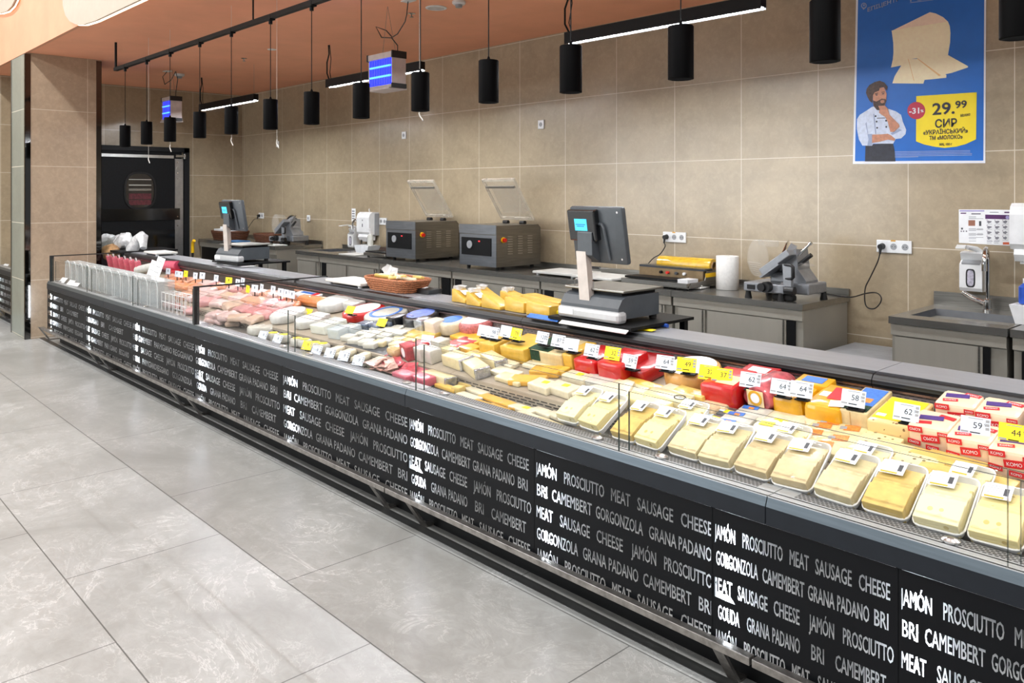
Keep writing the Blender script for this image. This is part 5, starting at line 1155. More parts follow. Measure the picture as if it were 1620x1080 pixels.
for u, v, l in ((1097, 682, 'dark grey pack with a yellow sticker, frontmost'), (1120, 674, 'dark grey pack with a yellow sticker, middle'), (1142, 664, 'dark grey pack with a yellow sticker, rearmost')):
    o = slab('cheese_pack', l, u, v, .11, .06, .022, mat('slate_pack', (70, 78, 84), .4, 0, .12, coat=.5)); lab(o, .025, .025, .0235, .05, .025, M_yelc, 'sticker', rz=-.1); lab(o, -.025, .035, .0235, .045, .03, mat('pale_print', (190, 204, 216), .5))
for u, v, l in ((1091, 667, 'beige block with rounded front, left of three'), (1108, 661, 'beige block with rounded front, middle of three'), (1128, 654, 'beige block with rounded front, right of three'), (1078, 672, 'short beige piece before the rounded blocks')):
    slab('cheese_slab', l, u, v, .11 if u > 1080 else .06, .08, .034, C_smoke if u == 1078 else ch('cheese_beige', (244, 218, 172)), -.05, bev=.012)
# wedges with round marks near the glass joint
for u, v, w_, d_, h_, rz, m, l in ((1017, 655, .21, .07, .05, -.1, C_hole, 'holey wedge slab right of the glass joint, frontmost'), (1050, 650, .2, .07, .055, -.1, C_pale, 'pale wedge slab with a round black mark at its end'), (1068, 641, .17, .07, .05, -.12, C_cream, 'pale wedge slab behind the marked one'), (1088, 642, .15, .06, .05, -.1, C_yel, 'yellow edged wedge slab before the tan wheel'), (1014, 620, .2, .05, .03, -.1, C_gold, 'thin golden slab under the red block, left of the tan wheel'), (1006, 640, .19, .06, .045, -.1, C_cream, 'pale wedge slab second from the front by the glass joint'), (990, 628, .18, .06, .04, -.1, C_pale, 'pale wedge slab third from the front by the glass joint')):
    o = slab('cheese_wedge', l, u, v, w_, d_, h_, m, rz)
    if 'mark' in l and u == 1050:
        build('round_mark', MB().lathe([(.016, 0), (.02, 0), (.02, .001), (.016, .001)], (0, 0, 0), 28, sx=1.3, ring=True), M_ink, o, loc=(.06, .035, h_ + .001)); build('round_mark', MB().cyl((0, 0, 0), (0, 0, .001), .008, n=16), M_greyp, o, loc=(.06, .035, h_ + .001))
o = wedge('cheese_wedge', 'big pale wedge left of the glass joint, behind the second tray', 'cheese', 962, 640, .14, .22, .055, C_cream, 'deck', -.15)
slab('cheese_slab', 'pinkish white flat slab left of the big pale wedge', 911, 634, .2, .08, .028, C_cream); slab('cheese_slab', 'pale slab lying behind the big wedge', 945, 616, .2, .08, .03, C_white)
# thin pale and orange slabs
for u, v, w_, d_, h_, m, rz, st, l in ((793, 598, .17, .07, .022, C_cream, -.05, None, 'flat cream slab above the slotted riser, first from the left'), (801, 608, .17, .07, .022, C_pale, -.05, None, 'flat cream slab above the slotted riser, second from the left'), (830, 612, .17, .08, .026, C_or, .35, None, 'orange slab lying aslant among the cream slabs'), (860, 598, .15, .08, .03, C_or, .3, None, 'orange slab behind the aslant one'), (882, 596, .08, .06, .03, C_gold, .1, None, 'small golden slab before the red blocks'),
        (850, 622, .13, .08, .034, C_cream, -.08, 'y', 'cream block with a yellow sticker, left of the stickered three'), (882, 628, .15, .08, .036, C_cream, -.08, 'y', 'cream block with a yellow sticker, front of the stickered three'), (906, 608, .14, .07, .032, C_cream, -.08, 'y', 'cream block with a yellow sticker, rear of the stickered three'), (848, 588, .2, .06, .02, C_cream, -.05, None, 'thin cream slab under the green crusted cheese'), (756, 572, .22, .07, .024, C_yel, -.08, None, 'long yellow slab before the pale yellow blocks, left'), (786, 580, .22, .06, .022, C_cream, -.08, None, 'long cream slab before the pale yellow blocks, right')):
    slab('cheese_slab', l, u, v, w_, d_, h_, m, rz, st)
# foil ended sticks
def foil(u, v, w_, d_, h_, rz, l, on='deck', m=None):
    o = slab('cheese_stick', l, u, v, w_, d_, h_, m or C_pale, rz, on=on); build('foil_end', MB().box((w_ / 2, d_ / 2, h_ / 2), (.018, d_ * .98, h_ * .96), bev=.004).sub(2).jitter(.003, 3, 40), C_foil, o); return o
foil(714, 583, .16, .09, .055, -.1, 'foil ended cheese chunk in wrap, left of three above the riser'); foil(742, 594, .17, .08, .05, -.35, 'foil ended cheese chunk with a white label, front of three above the riser'); foil(772, 580, .17, .07, .045, -.3, 'foil ended cheese chunk, right of three above the riser'); foil(800, 566, .16, .06, .03, -.15, 'thin foil ended cheese chunk before the pale yellow blocks'); foil(700, 563, .16, .06, .04, -.1, 'pale chunk behind the foil ended ones, next to the white boxes')
foil(684, 609, .2, .07, .05, -.05, 'foil ended chunk lying in the front well right of the ham', 'well')
# front well slabs
for u, v, w_, d_, h_, m, rz, st, l in ((702, 616, .16, .05, .025, C_gold, -.05, None, 'yellow stick in the front well left of the bent piece'), (720, 621, .05, .06, .04, C_yel, .2, None, 'bent yellow piece in clear wrap in the front well'), (738, 613, .12, .05, .03, C_yel, .1, None, 'yellow chunk behind the bent piece in the front well'),
        (747, 622, .15, .06, .022, C_cream, -.1, None, 'cream slab against the slotted riser, leftmost'), (735, 630, .15, .06, .02, C_cream, -.1, None, 'cream slab at the grille, leftmost'), (771, 634, .16, .07, .02, C_or, -.1, None, 'orange slab against the slotted riser, left of two'), (755, 640, .12, .05, .018, C_or, -.1, None, 'orange slab at the grille, left of two'), (797, 643, .16, .07, .02, C_or, -.1, None, 'orange slab against the slotted riser, right of two'), (782, 648, .13, .05, .018, C_or, -.1, None, 'orange slab at the grille, right of two'),
        (820, 651, .15, .07, .022, C_cream, -.1, 'y', 'cream slab with yellow sticker in the front well'), (832, 661, .15, .05, .02, C_cream, -.1, None, 'cream slab at the grille, middle'), (851, 656, .14, .07, .022, C_cream, -.1, None, 'cream slab against the slotted riser, right part'), (878, 664, .15, .07, .024, C_cream, -.1, None, 'cream slab against the first foam tray'), (862, 672, .14, .05, .02, C_pale, -.1, None, 'cream slab at the grille next to the first foam tray')):
    slab('cheese_slab', l, u, v + 2, w_, d_ * .85, h_ * .75, m, rz, st, on='well', tilt=R(2))
# little boxes near the second glass joint
o = slab('cheese_box', 'dark red cheese box with an oval picture', 640, 569, .11, .07, .075, C_box, -.3, bev=.002, jit=0); build('picture', MB().prism(oval(0, 0, .028, .026, 20, 2), 1, -.001, 0), M_paper, o, loc=(0, -.001, .038)); lab(o, .0, .035, .0755, .08, .04, C_redl)
slab('cheese_box', 'round brown edged cheese with a white label left of the red box', 618, 566, .1, .08, .05, C_smoke, -.1, 'w', bev=.02)
for u, v, l in ((661, 572, 'white wrapped cheese box beside the red box'), (676, 575, 'white wrapped cheese box at the second glass joint'), (690, 560, 'white wrapped cheese box behind the others')): slab('cheese_box', l, u, v, .09, .07, .07, C_white, -.15, bev=.006, jit=.003)
for u, v, l in ((652, 552, 'red bacon pack behind the white boxes'), (668, 546, 'red bacon pack under the white tag'), (710, 554, 'red bacon pack left of the orange packs'), (728, 549, 'red and white bacon pack under the orange packs')): slab('bacon_pack', l, u, v, .13, .08, .025, C_bacon, -.2, cat='bacon', jit=.007)
for u, v, l in ((722, 541, 'orange pack, left of the orange packs'), (742, 546, 'orange pack, front of the orange packs'), (748, 537, 'orange pack, back of the orange packs'), (732, 558, 'orange pack lowest, above the pale chunks')): slab('cheese_pack', l, u, v, .14, .08, .024, C_or, -.15, jit=.002)
o = wheel('salami_round', 'pink netted salami round with a white top label', 'salami', 735, 534, .11, .07, ch('salami_skin', (206, 118, 118), var=.2, scale=80, coat=.3), jit=.002); disc(o, .085, .07, M_paper, cy=.11)
o = wheel('cheese_round', 'white round cheese with a blue label left of the salami', 'cheese', 700, 533, .085, .075, C_cream); disc(o, .06, .075, C_blul, cy=.085)
# pale sticks in rows
STK = [(547, 541, 0), (558, 546, 0), (571, 535, 0), (578, 541, 0), (575, 549, 0), (590, 535, 0), (597, 550, 2), (604, 540, 0), (608, 530, 0), (618, 533, 0), (625, 527, 0), (628, 536, 0), (593, 528, 0), (625, 546, 2), (642, 531, 0), (654, 534, 1), (648, 540, 1), (667, 537, 1), (679, 537, 1), (663, 544, 1), (645, 548, 1), (624, 553, 2), (583, 553, 0), (610, 547, 0)]
cnt = {0: 0, 1: 0, 2: 0}
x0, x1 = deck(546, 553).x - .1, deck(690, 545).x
o = solo('dark_gap_sheet', MB().b2((0, 0, 0), (x1 - x0, .26, .0012)), M_dgrey, 'dark sheet added under the field of cheese sticks to darken the gaps', 'tray'); o.location = (x0, 2.475, deckz(2.475) + .0006); o.rotation_euler = (SL, 0, 0)  # dark sheet added over the deck so the gaps between sticks read dark
for u, v, k in sorted(STK):
    cnt[k] += 1; o = slab('cheese_stick', OR[cnt[k] - 1] + ' ' + ('white', 'yellow', 'cream')[k] + ' cheese stick from the left in the field of sticks', u, v, .088, .062, .03, (C_white, C_yel, C_pale)[k], .25, group='cheese sticks in wrap', bev=.006, jit=.0008)
# white bries and round packs
o = wheel('brie_round', 'white brie with notches, left front by the divider', 'brie', 431, 514, .12, .055, C_brie, jit=.004); o = wheel('brie_round', 'white brie right of the notched one', 'brie', 470, 522, .1, .05, C_brie, jit=.004)
o = wheel('brie_round', 'large white brie at the back right of the divider', 'brie', 507, 497, .13, .065, C_brie, jit=.004); slab('brie_wedge', 'thin white brie wedge between the brie wheels', 466, 501, .2, .08, .03, C_brie, .1, cat='brie'); slab('brie_wedge', 'white brie piece with pinkish end at the back, right of the large brie', 549, 494, .18, .1, .06, C_brie, -.05, cat='brie', jit=.003)
slab('brie_wedge', 'white brie piece behind the first yellow tag', 497, 508, .16, .08, .035, C_brie, .05, cat='brie')
o = wheel('cheese_round', 'round red pack with a white top', 'cheese', 548, 511, .14, .05, C_red); disc(o, .1, .05, M_paper, cy=.15); 
o = slab('cheese_round', 'flat red pack at the back wall right of the red round', 585, 497, .2, .09, .045, C_red, -.05); lab(o, -.04, .04, .0465, .08, .06, M_paper)
o = wheel('cheese_round', 'white round pack with a blue ring', 'cheese', 583, 517, .14, .05, C_white); build('ring', MB().lathe([(.085, .051), (.105, .051), (.105, .0525), (.085, .0525)], (0, .14, 0), 36, ring=True), C_blul, o)
slab('cheese_tub', 'square clear pack before the bries', 503, 529, .15, .09, .055, film('cloudy_pack', (226, 230, 222), .85, .15), .1, jit=.003); slab('cheese_tub', 'clear tub with dark band, front', 528, 537, .11, .09, .06, film('clear_tub', (206, 216, 220), .7, .12), .1); slab('cheese_tub', 'clear tub with dark band, rear', 548, 531, .11, .08, .05, film('clear_tub', (206, 216, 220), .7, .12), .1)
slab('cheese_tub', 'whitish clear pack behind the tubs', 524, 521, .14, .08, .05, film('cloudy_pack', (226, 230, 222), .85, .15), .0, jit=.003)
for u, v, l in ((572, 524, 'small dark wrapped pack, left'), (591, 526, 'small dark wrapped pack, middle'), (607, 523, 'small dark wrapped pack, right')): slab('cheese_pack', l + ' of three behind the sticks', u, v, .1, .07, .045, mat('slate_blue_pack', (92, 104, 122), .3, 0, .3, 60, coat=.6), jit=.003)
slab('cheese_pack', 'black lumpy pack left of the black wheel', 620, 521, .09, .09, .07, C_blackw, jit=.006)
o = wheel('cheese_round', 'black waxed wheel under blue film', 'cheese', 645, 526, .11, .08, C_blackw); disc(o, .085, .08, C_bluef, cy=.11)
slab('cheese_pack', 'cut cheese in silver wrap right of the black wheel', 664, 531, .08, .08, .09, C_foil, jit=.006); slab('cheese_pack', 'cut cheese in crumpled clear wrap right of the silver one', 681, 534, .1, .08, .09, film('crumpled_wrap', (226, 216, 200), .85, .12), jit=.007); slab('cheese_pack', 'black pack at the back wall above the blue labelled round', 706, 522, .12, .06, .06, C_blackw, jit=.004)
# front well left
o = wheel('cheese_round', 'white wheel in crumpled wrap, first in the front well by the divider', 'cheese', 393, 531, .1, .055, C_white, on='well', jit=.006)
for u, v, l in ((424, 540, 'first'), (441, 543, 'second'), (462, 549, 'third'), (474, 551, 'fourth'), (490, 556, 'fifth'), (502, 558, 'sixth')):
    o = slab('cheese_cup', l + ' white cup with a yellow lid from the left in the front well', u, v, .075, .07, .05, C_white, on='well', bev=.014); disc(o, .028, .05, M_yelc, 'lid', cy=.035)
for u, v, l in ((518, 566, 'first'), (536, 571, 'second'), (560, 577, 'third'), (583, 585, 'fourth')): slab('cheese_stick', l + ' cream wedge from the left in the front well before the ham', u, v, .07, .12, .04, C_cream, .2, on='well', bev=.016, tilt=R(8))
def sheets(w_, d_, seed, n=5):
    mb = MB(); g = random.Random(seed)
    for k in range(n):
        q = MB().box((0, 0, 0), (w_ * g.uniform(.55, .8), d_ * g.uniform(.6, .9), .004)).sub(5).jitter(.016, seed + k * 7, 16)
        mb.add(q, Matrix.Translation((g.uniform(-.3, .3) * w_, d_ / 2 + g.uniform(-.2, .2) * d_, .014 + .007 * k)) @ Matrix.Rotation(g.uniform(-.6, .6), 4, 'Z') @ Matrix.Rotation(g.uniform(-.3, .3), 4, 'Y'))
    return mb
C_hamf = ch('ham_fat_edge', (226, 176, 160), var=.25, scale=30)
for k, (u, v, l) in enumerate(((606, 588, 'rear left'), (600, 594, 'front left'), (624, 593, 'middle'), (640, 600, 'right'), (618, 584, 'rearmost'), (590, 590, 'leftmost'))):
    place(solo('ham_pack', sheets(.15, .1, 40 + k), C_hamf if k in (1, 5) else C_ham, 'pack of red sliced ham, ' + l + ' of the ham group', 'ham', smooth=True), u, v, 'well', rnd.uniform(-.4, .3), .002, R(10))
for u, v, l in ((632, 605, 'front left'), (655, 601, 'rear'), (660, 610, 'right')): slab('ham_block', 'pink ham block, ' + l + ' of the three left of the glass joint', u, v, .14, .07, .04, C_hamp, -.1, on='well', cat='ham', tilt=R(8))

# ---- raw meat on the left
MK = ['pink', 'rose', 'salmon', 'pale pink', 'orange', 'beige']
ROWS = [('rear row', [(262, 446), (276, 449), (290, 452), (305, 455), (318, 457), (331, 459), (345, 462), (358, 464), (372, 467), (387, 470), (401, 472), (416, 475), (430, 477), (446, 480)], (.16, .1, .055), [2, 4, 2, 4, 3, 1, 2, 3, 0, 2, 3, 2, 3, 2]),
        ('middle row', [(268, 457), (284, 461), (300, 465), (318, 470), (335, 474), (352, 478), (370, 481), (388, 485), (405, 488), (422, 491), (440, 494)], (.2, .11, .06), [4, 4, 2, 3, 3, 5, 3, 2, 2, 0, 3]),
        ('front row', [(288, 476), (306, 480), (322, 486), (340, 490), (357, 494), (376, 499), (394, 503), (412, 506), (430, 504)], (.19, .12, .06), [2, 3, 0, 3, 5, 0, 1, 0, 1]),
        ('row at the slotted riser', [(334, 506), (352, 509), (372, 512), (389, 515)], (.17, .1, .05), [3, 3, 5, 5])]
for rn, pts, (w_, d_, h_), cs in ROWS:
    for k, ((u, v), c) in enumerate(zip(pts, cs)):
        _sd[0] += 1; mb = MB().box((0, d_ / 2, h_ * .42), (w_ * rnd.uniform(.8, 1.05), d_ * rnd.uniform(.9, 1.15), h_ * rnd.uniform(.65, 1.0)), bev=h_ * .24, seg=2).sub(3).jitter(.014, _sd[0], 14).jitter(.007, _sd[0] + 50, 40)
        o = solo('meat_pack', mb, C_pk[c], MK[c] + ' meat piece, ' + OR[k] + ' in the ' + rn + ' of meat', 'meat', 'raw meat packs', smooth=True); place(o, u, v, 'deck', rnd.uniform(-.5, .5))
for k, (u, v) in enumerate([(262, 488), (276, 490), (290, 494), (300, 499)]):
    o = slab('meat_pack', OR[k] + ' pale pink pack from the left in the front well beside the wire rack', u, v, .13, .11, .045, C_pk[(3, 0, 3, 0)[k]], rnd.uniform(-.6, .6), on='well', jit=.006, cat='meat', tilt=R(8), bev=.018)
for k, (u, v) in enumerate([(322, 512), (340, 514), (358, 516)]):
    slab('meat_pack', OR[k] + ' pale pack in the front well right of the divider post', u, v, .14, .1, .04, C_pk[(3, 3, 5)[k]], rnd.uniform(-.6, .6), on='well', jit=.007, cat='meat', bev=.016)
slab('sausage_pack', 'red sausage pack under the last white tags', 436, 486, .2, .06, .05, C_red, .2, cat='sausage', bev=.024, jit=.003)
slab('sausage_pack', 'orange sausage pack beside the red one', 452, 490, .2, .08, .05, C_pk[4], .1, cat='sausage', bev=.024, jit=.003)
slab('sausage_pack', 'long orange loaf beside the black divider post', 488, 487, .32, .09, .07, ch('orange_loaf', (244, 150, 80), coat=.7), .05, cat='sausage', bev=.03, jit=.003)
o = slab('sausage_pack', 'blue and white printed pack at the back left of the divider post', 483, 477, .3, .08, .05, M_paper, .0, cat='sausage'); lab(o, .0, .04, .052, .2, .03, C_blul); lab(o, .1, .04, .0525, .05, .05, C_redl)
slab('sausage_pack', 'salmon coloured pack at the back under the blue one', 478, 470, .22, .08, .05, C_pk[2], 0, cat='sausage', jit=.004)
# sausage packs in front of the slips
for k, (u, v) in enumerate([(172, 424), (181, 426), (190, 428), (199, 430), (208, 432), (217, 434)]):
    o = slab('sausage_pack', OR[k] + ' upright pink sausage pack from the pillar', u, v, .1, .05, .13, ch('pink_sausage', (226, 98, 118), var=.12, coat=.8), -.2, cat='sausage', group='upright pink sausage packs', jit=.003); build('pack_top', MB().box((0, .02, .14), (.08, .01, .04)).sub(1).jitter(.004, k, 30), C_film, o)
_sd[0] += 1; o = solo('paper_roll', MB().cyl((0, 0, .04), (.36, .12, .09), .042, n=24), C_brie, 'pale wrapped roll lying right of the pink sausage packs', 'roll', smooth=True); place(o, 219, 434, 'deck', 0)
o = solo('sausage_roll', MB().cyl((0, .0, .05), (.3, .05, .05), .045, n=24), ch('pink_log', (226, 84, 116), coat=.7), 'pink log with a blue end at the back wall', 'sausage', smooth=True); place(o, 257, 432, 'deck', 0, .03); build('end_cap', MB().cyl((-.02, -.003, .05), (.05, .008, .05), .0465, n=24), C_bluef, o)
slab('sausage_pack', 'red pack under the pink log', 270, 437, .2, .08, .05, C_redd, 0, cat='sausage')
# clear bins along the front glass
M_bin = film('clear_bin', (206, 214, 216), .2, .08); M_bine = film('clear_bin_edge', (226, 230, 230), .55, .1)
x0, x1 = ux(108, 2.34), ux(258, 2.34); nb = 12
for k in range(nb):
    w_ = (x1 - x0) / nb; cx = x0 + w_ * (k + .5)
    th = T('clear_bin', OR[k] + ' clear plastic bin from the pillar in the row behind the glass', 'bin', (cx, 2.31, .6205), 0, 'clear bins behind the front glass'); a = w_ / 2 - .006; h_ = .225
    build('box', MB().b2((-a, 0, 0), (a, .003, h_)).b2((-a, .12, 0), (a, .123, h_ + .01)).b2((-a, .0, 0), (-a + .002, .12, h_)).b2((a - .002, 0, 0), (a, .12, h_)), M_bin, th)
    arc = [(-a * .8, -.003, .01)] + [(-a * .8 * math.cos(t_), -.003, h_ * .72 + a * .8 * math.sin(t_)) for t_ in [math.pi * q / 10 for q in range(11)]] + [(a * .8, -.003, .01)]
    build('arched_rim', MB().tube(arc, .004, 6), M_bine, th); build('top_rim', MB().b2((-a, -.004, h_), (a, .125, h_ + .006)), M_bine, th); build('foot_rim', MB().b2((-a, -.006, 0), (a, .0, .012)), M_bine, th)
# white wire rack
th = T('wire_rack', 'small white wire rack at the end of the clear bins', 'wire rack', (ux(262, 2.36), 2.33, .6205)); L = ux(299, 2.36) - ux(262, 2.36)
for k in range(7): build('upright', MB().tube([(L * k / 6, 0, .0), (L * k / 6, 0, .15), (L * k / 6, .1, .15), (L * k / 6, .1, 0)], .0028, 6), M_white, th)
for z, y in ((.15, 0), (.15, .1), (.01, 0), (.01, .1), (.08, 0)): build('crossbar', MB().cyl((-.01, y, z), (L + .01, y, z), .003, n=6), M_white, th)
# blank tags lying at the front glass, far left
for k, u in enumerate((100, 112, 119)):
    solo('blank_tag', MB().box((0, 0, 0), (.14, .001, .06)), M_paper, ('leftmost', 'middle', 'rightmost')[k] + ' of three pale tags leaning at the front glass beside the pillar', 'price tag', loc=aty(u, 443 + k * 4, 2.275), rot=(R(-42), 0, .1))
# bags and bread behind the end screen
M_bag = mat('white_bag', (226, 228, 230), .35, 0, .1, 30, coat=.4, bump=.5)
def crumple(u, v, y, d, label, seed, m=None, amt=.05):
    _sd[0] += 1; mb = MB().ball((0, 0, d[2] / 2), d, 20).sub(1).jitter(amt, seed, 9).jitter(amt * .35, seed + 9, 28); p = aty(u, v, y)
    return solo('plastic_bag', mb, m or M_bag, label, 'bag', loc=p, smooth=True)
sh = T('side_shelf', 'black framed shelf behind the end screen beside the pillar', 'shelf', (-9.66, 3.05, 0)); build('board', MB().b2((-.25, -.12, .88), (.28, .5, .9)), M_black, sh)
for x in (-.23, .26): build('leg', MB().b2((x - .015, -.1, 0), (x + .015, .48, .88)), M_black, sh)
crumple(172, 398, 3.05, (.2, .2, .2), 'crumpled white plastic bag nearest the pillar', 3); crumple(186, 396, 3.1, (.22, .2, .17), 'second crumpled white plastic bag from the pillar', 14); crumple(198, 397, 3.12, (.24, .2, .2), 'third crumpled white plastic bag from the pillar, beside the tall one', 25)
_sd[0] += 1; bp = aty(205, 402, 3.08); solo('plastic_bag', MB().tube([(0, 0, .0), (.12, .02, .1), (.24, .04, .21), (.3, .04, .2), (.33, .04, .08)], [.06, .06, .055, .05, .03], 14).sub(1).jitter(.03, 7, 12), M_bag, 'tall white plastic bag drooping over before the black door', 'bag', loc=bp, smooth=True)
crumple(176, 410, 2.98, (.3, .2, .16), 'tan bread bag behind the end screen', 31, ch('bread', (226, 178, 126), var=.15), .03)
# goods of the far counter left of the pillar
crumple(14, 425, 2.55, (.5, .3, .3), 'brown wrapped goods in the far counter left of the pillar', 41, C_pk[5], .05)
for k, u in enumerate((8, 20, 32)): solo('blank_tag', MB().box((0, 0, 0), (.16, .001, .07)), M_paper, ('leftmost', 'middle', 'rightmost')[k] + ' of the pale tags on the far counter left of the pillar', 'price tag', loc=aty(u, 421 + 4 * k, 2.27), rot=(R(-40), 0, .1))

# ================================================================ ON THE SERVICE TOP
p = at(268, 402, .9); board(p.x, 3.1, .9005, .36, .22, .02, 0, 'white cutting board far left on the counter top by the black door')
p = at(545, 452, .9); board(p.x + .0, 3.1, .9005, .46, .24, .02, 0, 'white cutting board left of the wicker basket')
bk = basket(Vector((at(618, 460, .9).x, 3.12, .902)), .42, .22, .075, 'brown wicker basket filled with pale cheese pieces', M_wick, 0, 1.18); bc = bk.location
for k in range(13):
    o = solo('cheese_piece', MB().box((0, 0, 0), (.12, .03, .02), bev=.006).sub(1).jitter(.003, k, 30), C_cream if k % 3 else C_yel, OR[k] + ' pale cheese piece from the left heaped in the wicker basket', 'cheese', 'pale cheese pieces in the wicker basket', smooth=True)
    o.location = bc + Vector((-.17 + .028 * k, rnd.uniform(-.06, .06), .075 + rnd.uniform(0, .02))); o.rotation_euler = (rnd.uniform(-.3, .3), rnd.uniform(-.35, .35), rnd.uniform(-.9, .9))
_sd[0] += 1; solo('plastic_wrap', MB().box((0, 0, .0), (.12, .06, .004)).sub(4).jitter(.03, 12, 25), C_film, 'crumpled clear wrap sticking out of the wicker basket', 'wrap', loc=bc + Vector((-.1, .02, .12)), rot=(R(60), .3, .2), smooth=True)
p = at(671, 464, .9); th = T('black_tray', 'small black plastic tray with a white card right of the basket', 'tray', (p.x, p.y + .02, .9005))
build('shell', MB().prism([(-.075, 0), (-.09, .03), (.09, .03), (.075, 0)], 1, -.05, .06), M_blackp, th); build('card', MB().box((-.03, 0, .0335), (.05, .04, .002), rot=(.1, 0, .2)), M_paper, th)
WD = [(725, 479, .13, 0, 'first wrapped yellow wedge from the left on the counter top'), (748, 484, .13, 0, 'second wrapped yellow wedge from the left on the counter top'), (762, 477, .14, .0, 'yellow wedge behind the second one, clear wrap sticking up'), (776, 489, .16, 0, 'third yellow wedge from the left, long sloping edge'), (797, 483, .12, .02, 'yellow wedge at the back with a wrap tip'), (813, 494, .16, 0, 'fourth yellow wedge in the front row'), (848, 492, .3, .03, 'long yellow wedge behind the front row'), (850, 500, .17, 0, 'last broad yellow wedge, next to the right scale')]
for u, v, w_, yo, l in WD:
    h_ = .075; pr = [(-w_ / 2, 0), (w_ / 2, 0), (w_ / 2, h_ * (.28 if u < 800 and w_ > .12 else .75)), (-w_ / 2 + .02, h_), (-w_ / 2, h_)]
    mb = MB().prism(pr, 1, 0, .09); bmesh.ops.bevel(mb.bm, geom=mb.bm.edges[:], offset=.005, segments=2, affect='EDGES', profile=.5); mb.sub(1); _sd[0] += 1; mb.jitter(.0015, _sd[0], 25)
    o = solo('cheese_wedge', mb, C_gold, l, 'cheese', smooth=True); o.location = at(u, v, .9) + Vector((0, yo, .002)); o.rotation_euler = (0, 0, rnd.uniform(-.08, .05))
    if u in (725, 748, 762, 797): build('wrap_tip', MB().box((-w_ / 2 + .03, .04, h_ + .008), (.05, .06, .02)).sub(3).jitter(.012, u, 40), C_film, o); 
    if u in (725, 748): build('label', MB().box((.02, .04, h_ * .78), (.05, .05, .001), rot=(0, R(25), 0)), M_paper, o)
o = slab('cheese_pack', 'yellow printed pack leaning at the right scale', 884, 501, .11, .06, .03, M_yelc, .3, on=.9, tilt=R(15))

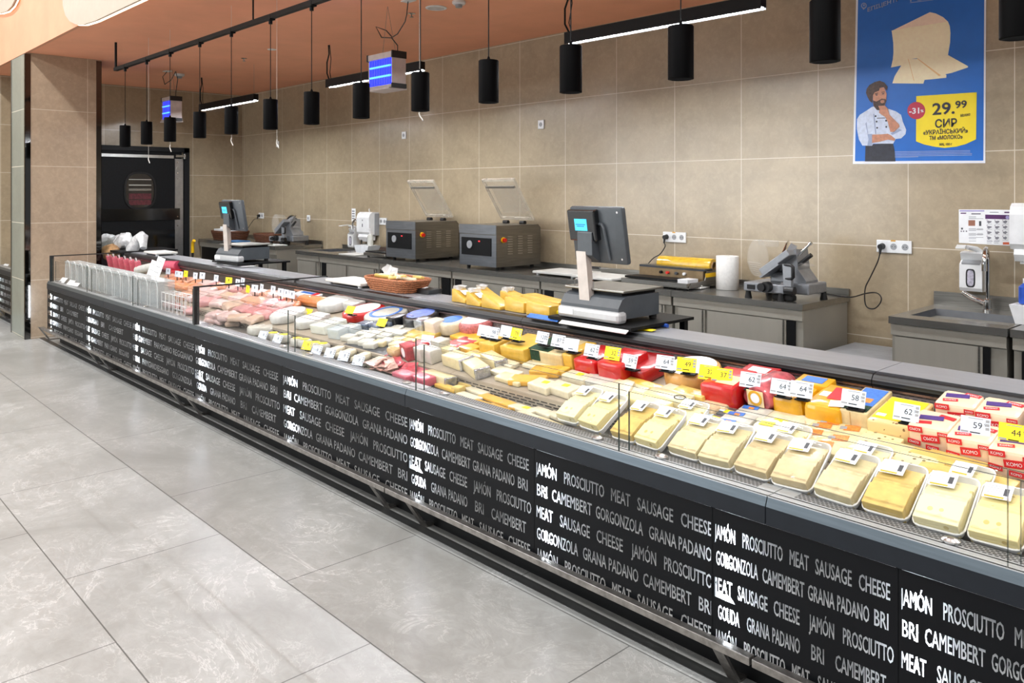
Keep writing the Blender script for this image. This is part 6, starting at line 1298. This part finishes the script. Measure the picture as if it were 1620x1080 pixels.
# scales
M_sc = mat('scale_dark_grey', (74, 80, 86), .42, 0, .05); M_scs = mat('scale_silver', (188, 191, 194), .35, .3, .04); M_pole = mat('scale_column', (196, 188, 182), .4, .2, .04); M_scr = mat('screen_black', (10, 12, 16), .1, 0, 0, coat=.6); M_lcd = mat('screen_cyan', (70, 196, 240), .4, 0, 0, emit=.9)
def scale(rm, sc=1.0):
    th = T('weighing_scale', 'x', 'scale', (0, 0, 0)); W2, D = .195, .33; th.scale = (.95, .95, .97)
    build('base', MB().prism([(.0, .03), (.0, .075), (.03, .115), (.07, .13), (D, .13), (D, .02), (.02, .02)], 0, -W2, W2), M_sc, th)
    build('front_bumper', MB().box((0, .02, .03), (2 * W2 + .03, .07, .06), bev=.018), M_scs, th); build('label', MB().b2((-W2 + .005, -.0165, .02), (-W2 + .1, -.0155, .05)), M_paper, th)
    build('platform', MB().box((0, .2, .152), (.4, .33, .012), bev=.004), M_steel, th); build('platform_support', MB().b2((-.17, .06, .13), (.17, .33, .146)), M_black, th)
    build('rail', MB().tube([(-.14, .05, .158), (-.14, .05, .19), (-.13, .05, .195), (-.02, .05, .195), (-.01, .05, .19), (-.01, .05, .158)], .003, 6), M_chrome, th)
    build('column', MB().prism([(-.07, .03), (.0, .03), (-.035, .34), (-.1, .34)], 1, .015, .055), M_pole, th)
    for x in (-.17, .17):
        for y in (.05, .31): build('foot', MB().cyl((x, y, 0), (x, y, .022), .02, n=10), M_rub, th)
    hd = build('head', MB().box((0, 0, 0), (.36, .035, .29), bev=.012), M_sc, th, True, loc=(0.01, .075, .425), rot=(R(10), 0, rm))
    build('head_bracket', MB().prism([(-.02, -.14), (-.075, -.09), (-.06, .02), (-.02, .06)], 0, -.1, .0), M_sc, hd); build('handle', MB().tube([(.02, -.02, .06), (.05, -.03, .06), (.06, -.03, .04), (.075, -.025, -.12)], .008, 8), M_sc, hd)
    ds = build('customer_display', MB().box((-.07, -.035, .055), (.19, .04, .16), bev=.008), M_scr, hd); build('lcd', MB().b2((-.115, -.0565, .03), (-.03, -.0555, .09)), M_lcd, ds); build('lcd_text', MB().b2((-.108, -.058, .06), (-.04, -.0568, .064)).b2((-.1, -.058, .051), (-.05, -.0568, .055)), C_blul, ds)
    build('badge', MB().b2((-.085, -.0565, -.018), (-.06, -.0555, -.008)), M_paper, ds)
    for x in (-.15, .15):
        for z in (-.115, .12): build('screw', MB().cyl((x, -.018, z), (x, -.02, z), .006, n=10), M_chrome, hd)
    return th
sr = scale(-.02); sr.location = (-2.61, 2.955, .93); sr['label'] = 'near weighing scale with a blue customer display, right of the yellow wedges'
sl = dup(sr, (-7.02, 3.09, .93), .12, 'far weighing scale on the counter top, before the far corner table')
for nm, x, y, l in (('scale_stand', -2.61, 2.93, 'dark shelf carrying the near scale'), ('scale_stand', -7.02, 3.06, 'dark shelf carrying the far scale')):
    th = T(nm, l, 'shelf', (x, y, 0)); build('board', MB().b2((-.25, .0, .914), (.28, .5, .928)), M_black, th)
    build('spacer', MB().b2((-.2, .06, .901), (.2, .2, .914)), M_black, th)
    for q in (-.22, .25): build('leg', MB().b2((q - .015, .44, 0), (q + .015, .47, .914)), M_black, th)
for u, v, w_, l, m in ((938, 518, .42, 'long clear shelf strip with a white card under the near scale', M_paper), (860, 504, .22, 'blue tinted strip lying on the ribbed bumper, left of the near scale', C_blul)):
    o = solo('card_strip', MB().box((0, 0, 0), (w_, .035, .004), rot=(R(28), 0, 0)), m, l, 'strip', loc=at(u, v, .905) + Vector((0, 0, .006)))
for k, (u, v, rz) in enumerate(((1008, 522, .5), (1020, 518, .7), (1022, 524, .1))): solo('loose_tag', MB().box((0, 0, 0), (.075, .04, .0012)), M_yelc, ('leftmost', 'upper', 'lower right')[k] + ' loose yellow tag lying by the near scale', 'price tag', loc=at(u, v, .9) + Vector((0, .01, .003 + .002 * k)), rot=(.05, 0, rz))
solo('marker', MB().cyl((-.07, 0, 0), (.07, 0, 0), .009, n=14), mat('blue_marker', (40, 80, 170), .4), 'blue marker pen lying by the near scale', 'pen', loc=at(1035, 517, .9) + Vector((0, .02, .012)), rot=(0, 0, -.1))
for k, (u, v) in enumerate(((355, 418), (372, 421))): solo('paper_sheet', MB().box((0, 0, 0), (.34, .12, .002)), M_paper, ('left', 'right')[k] + ' white paper lying on the counter top before the far scale', 'paper', loc=at(u, v, .9) + Vector((0, .04, .003 + .003 * k)), rot=(0, 0, -.1 + .2 * k))
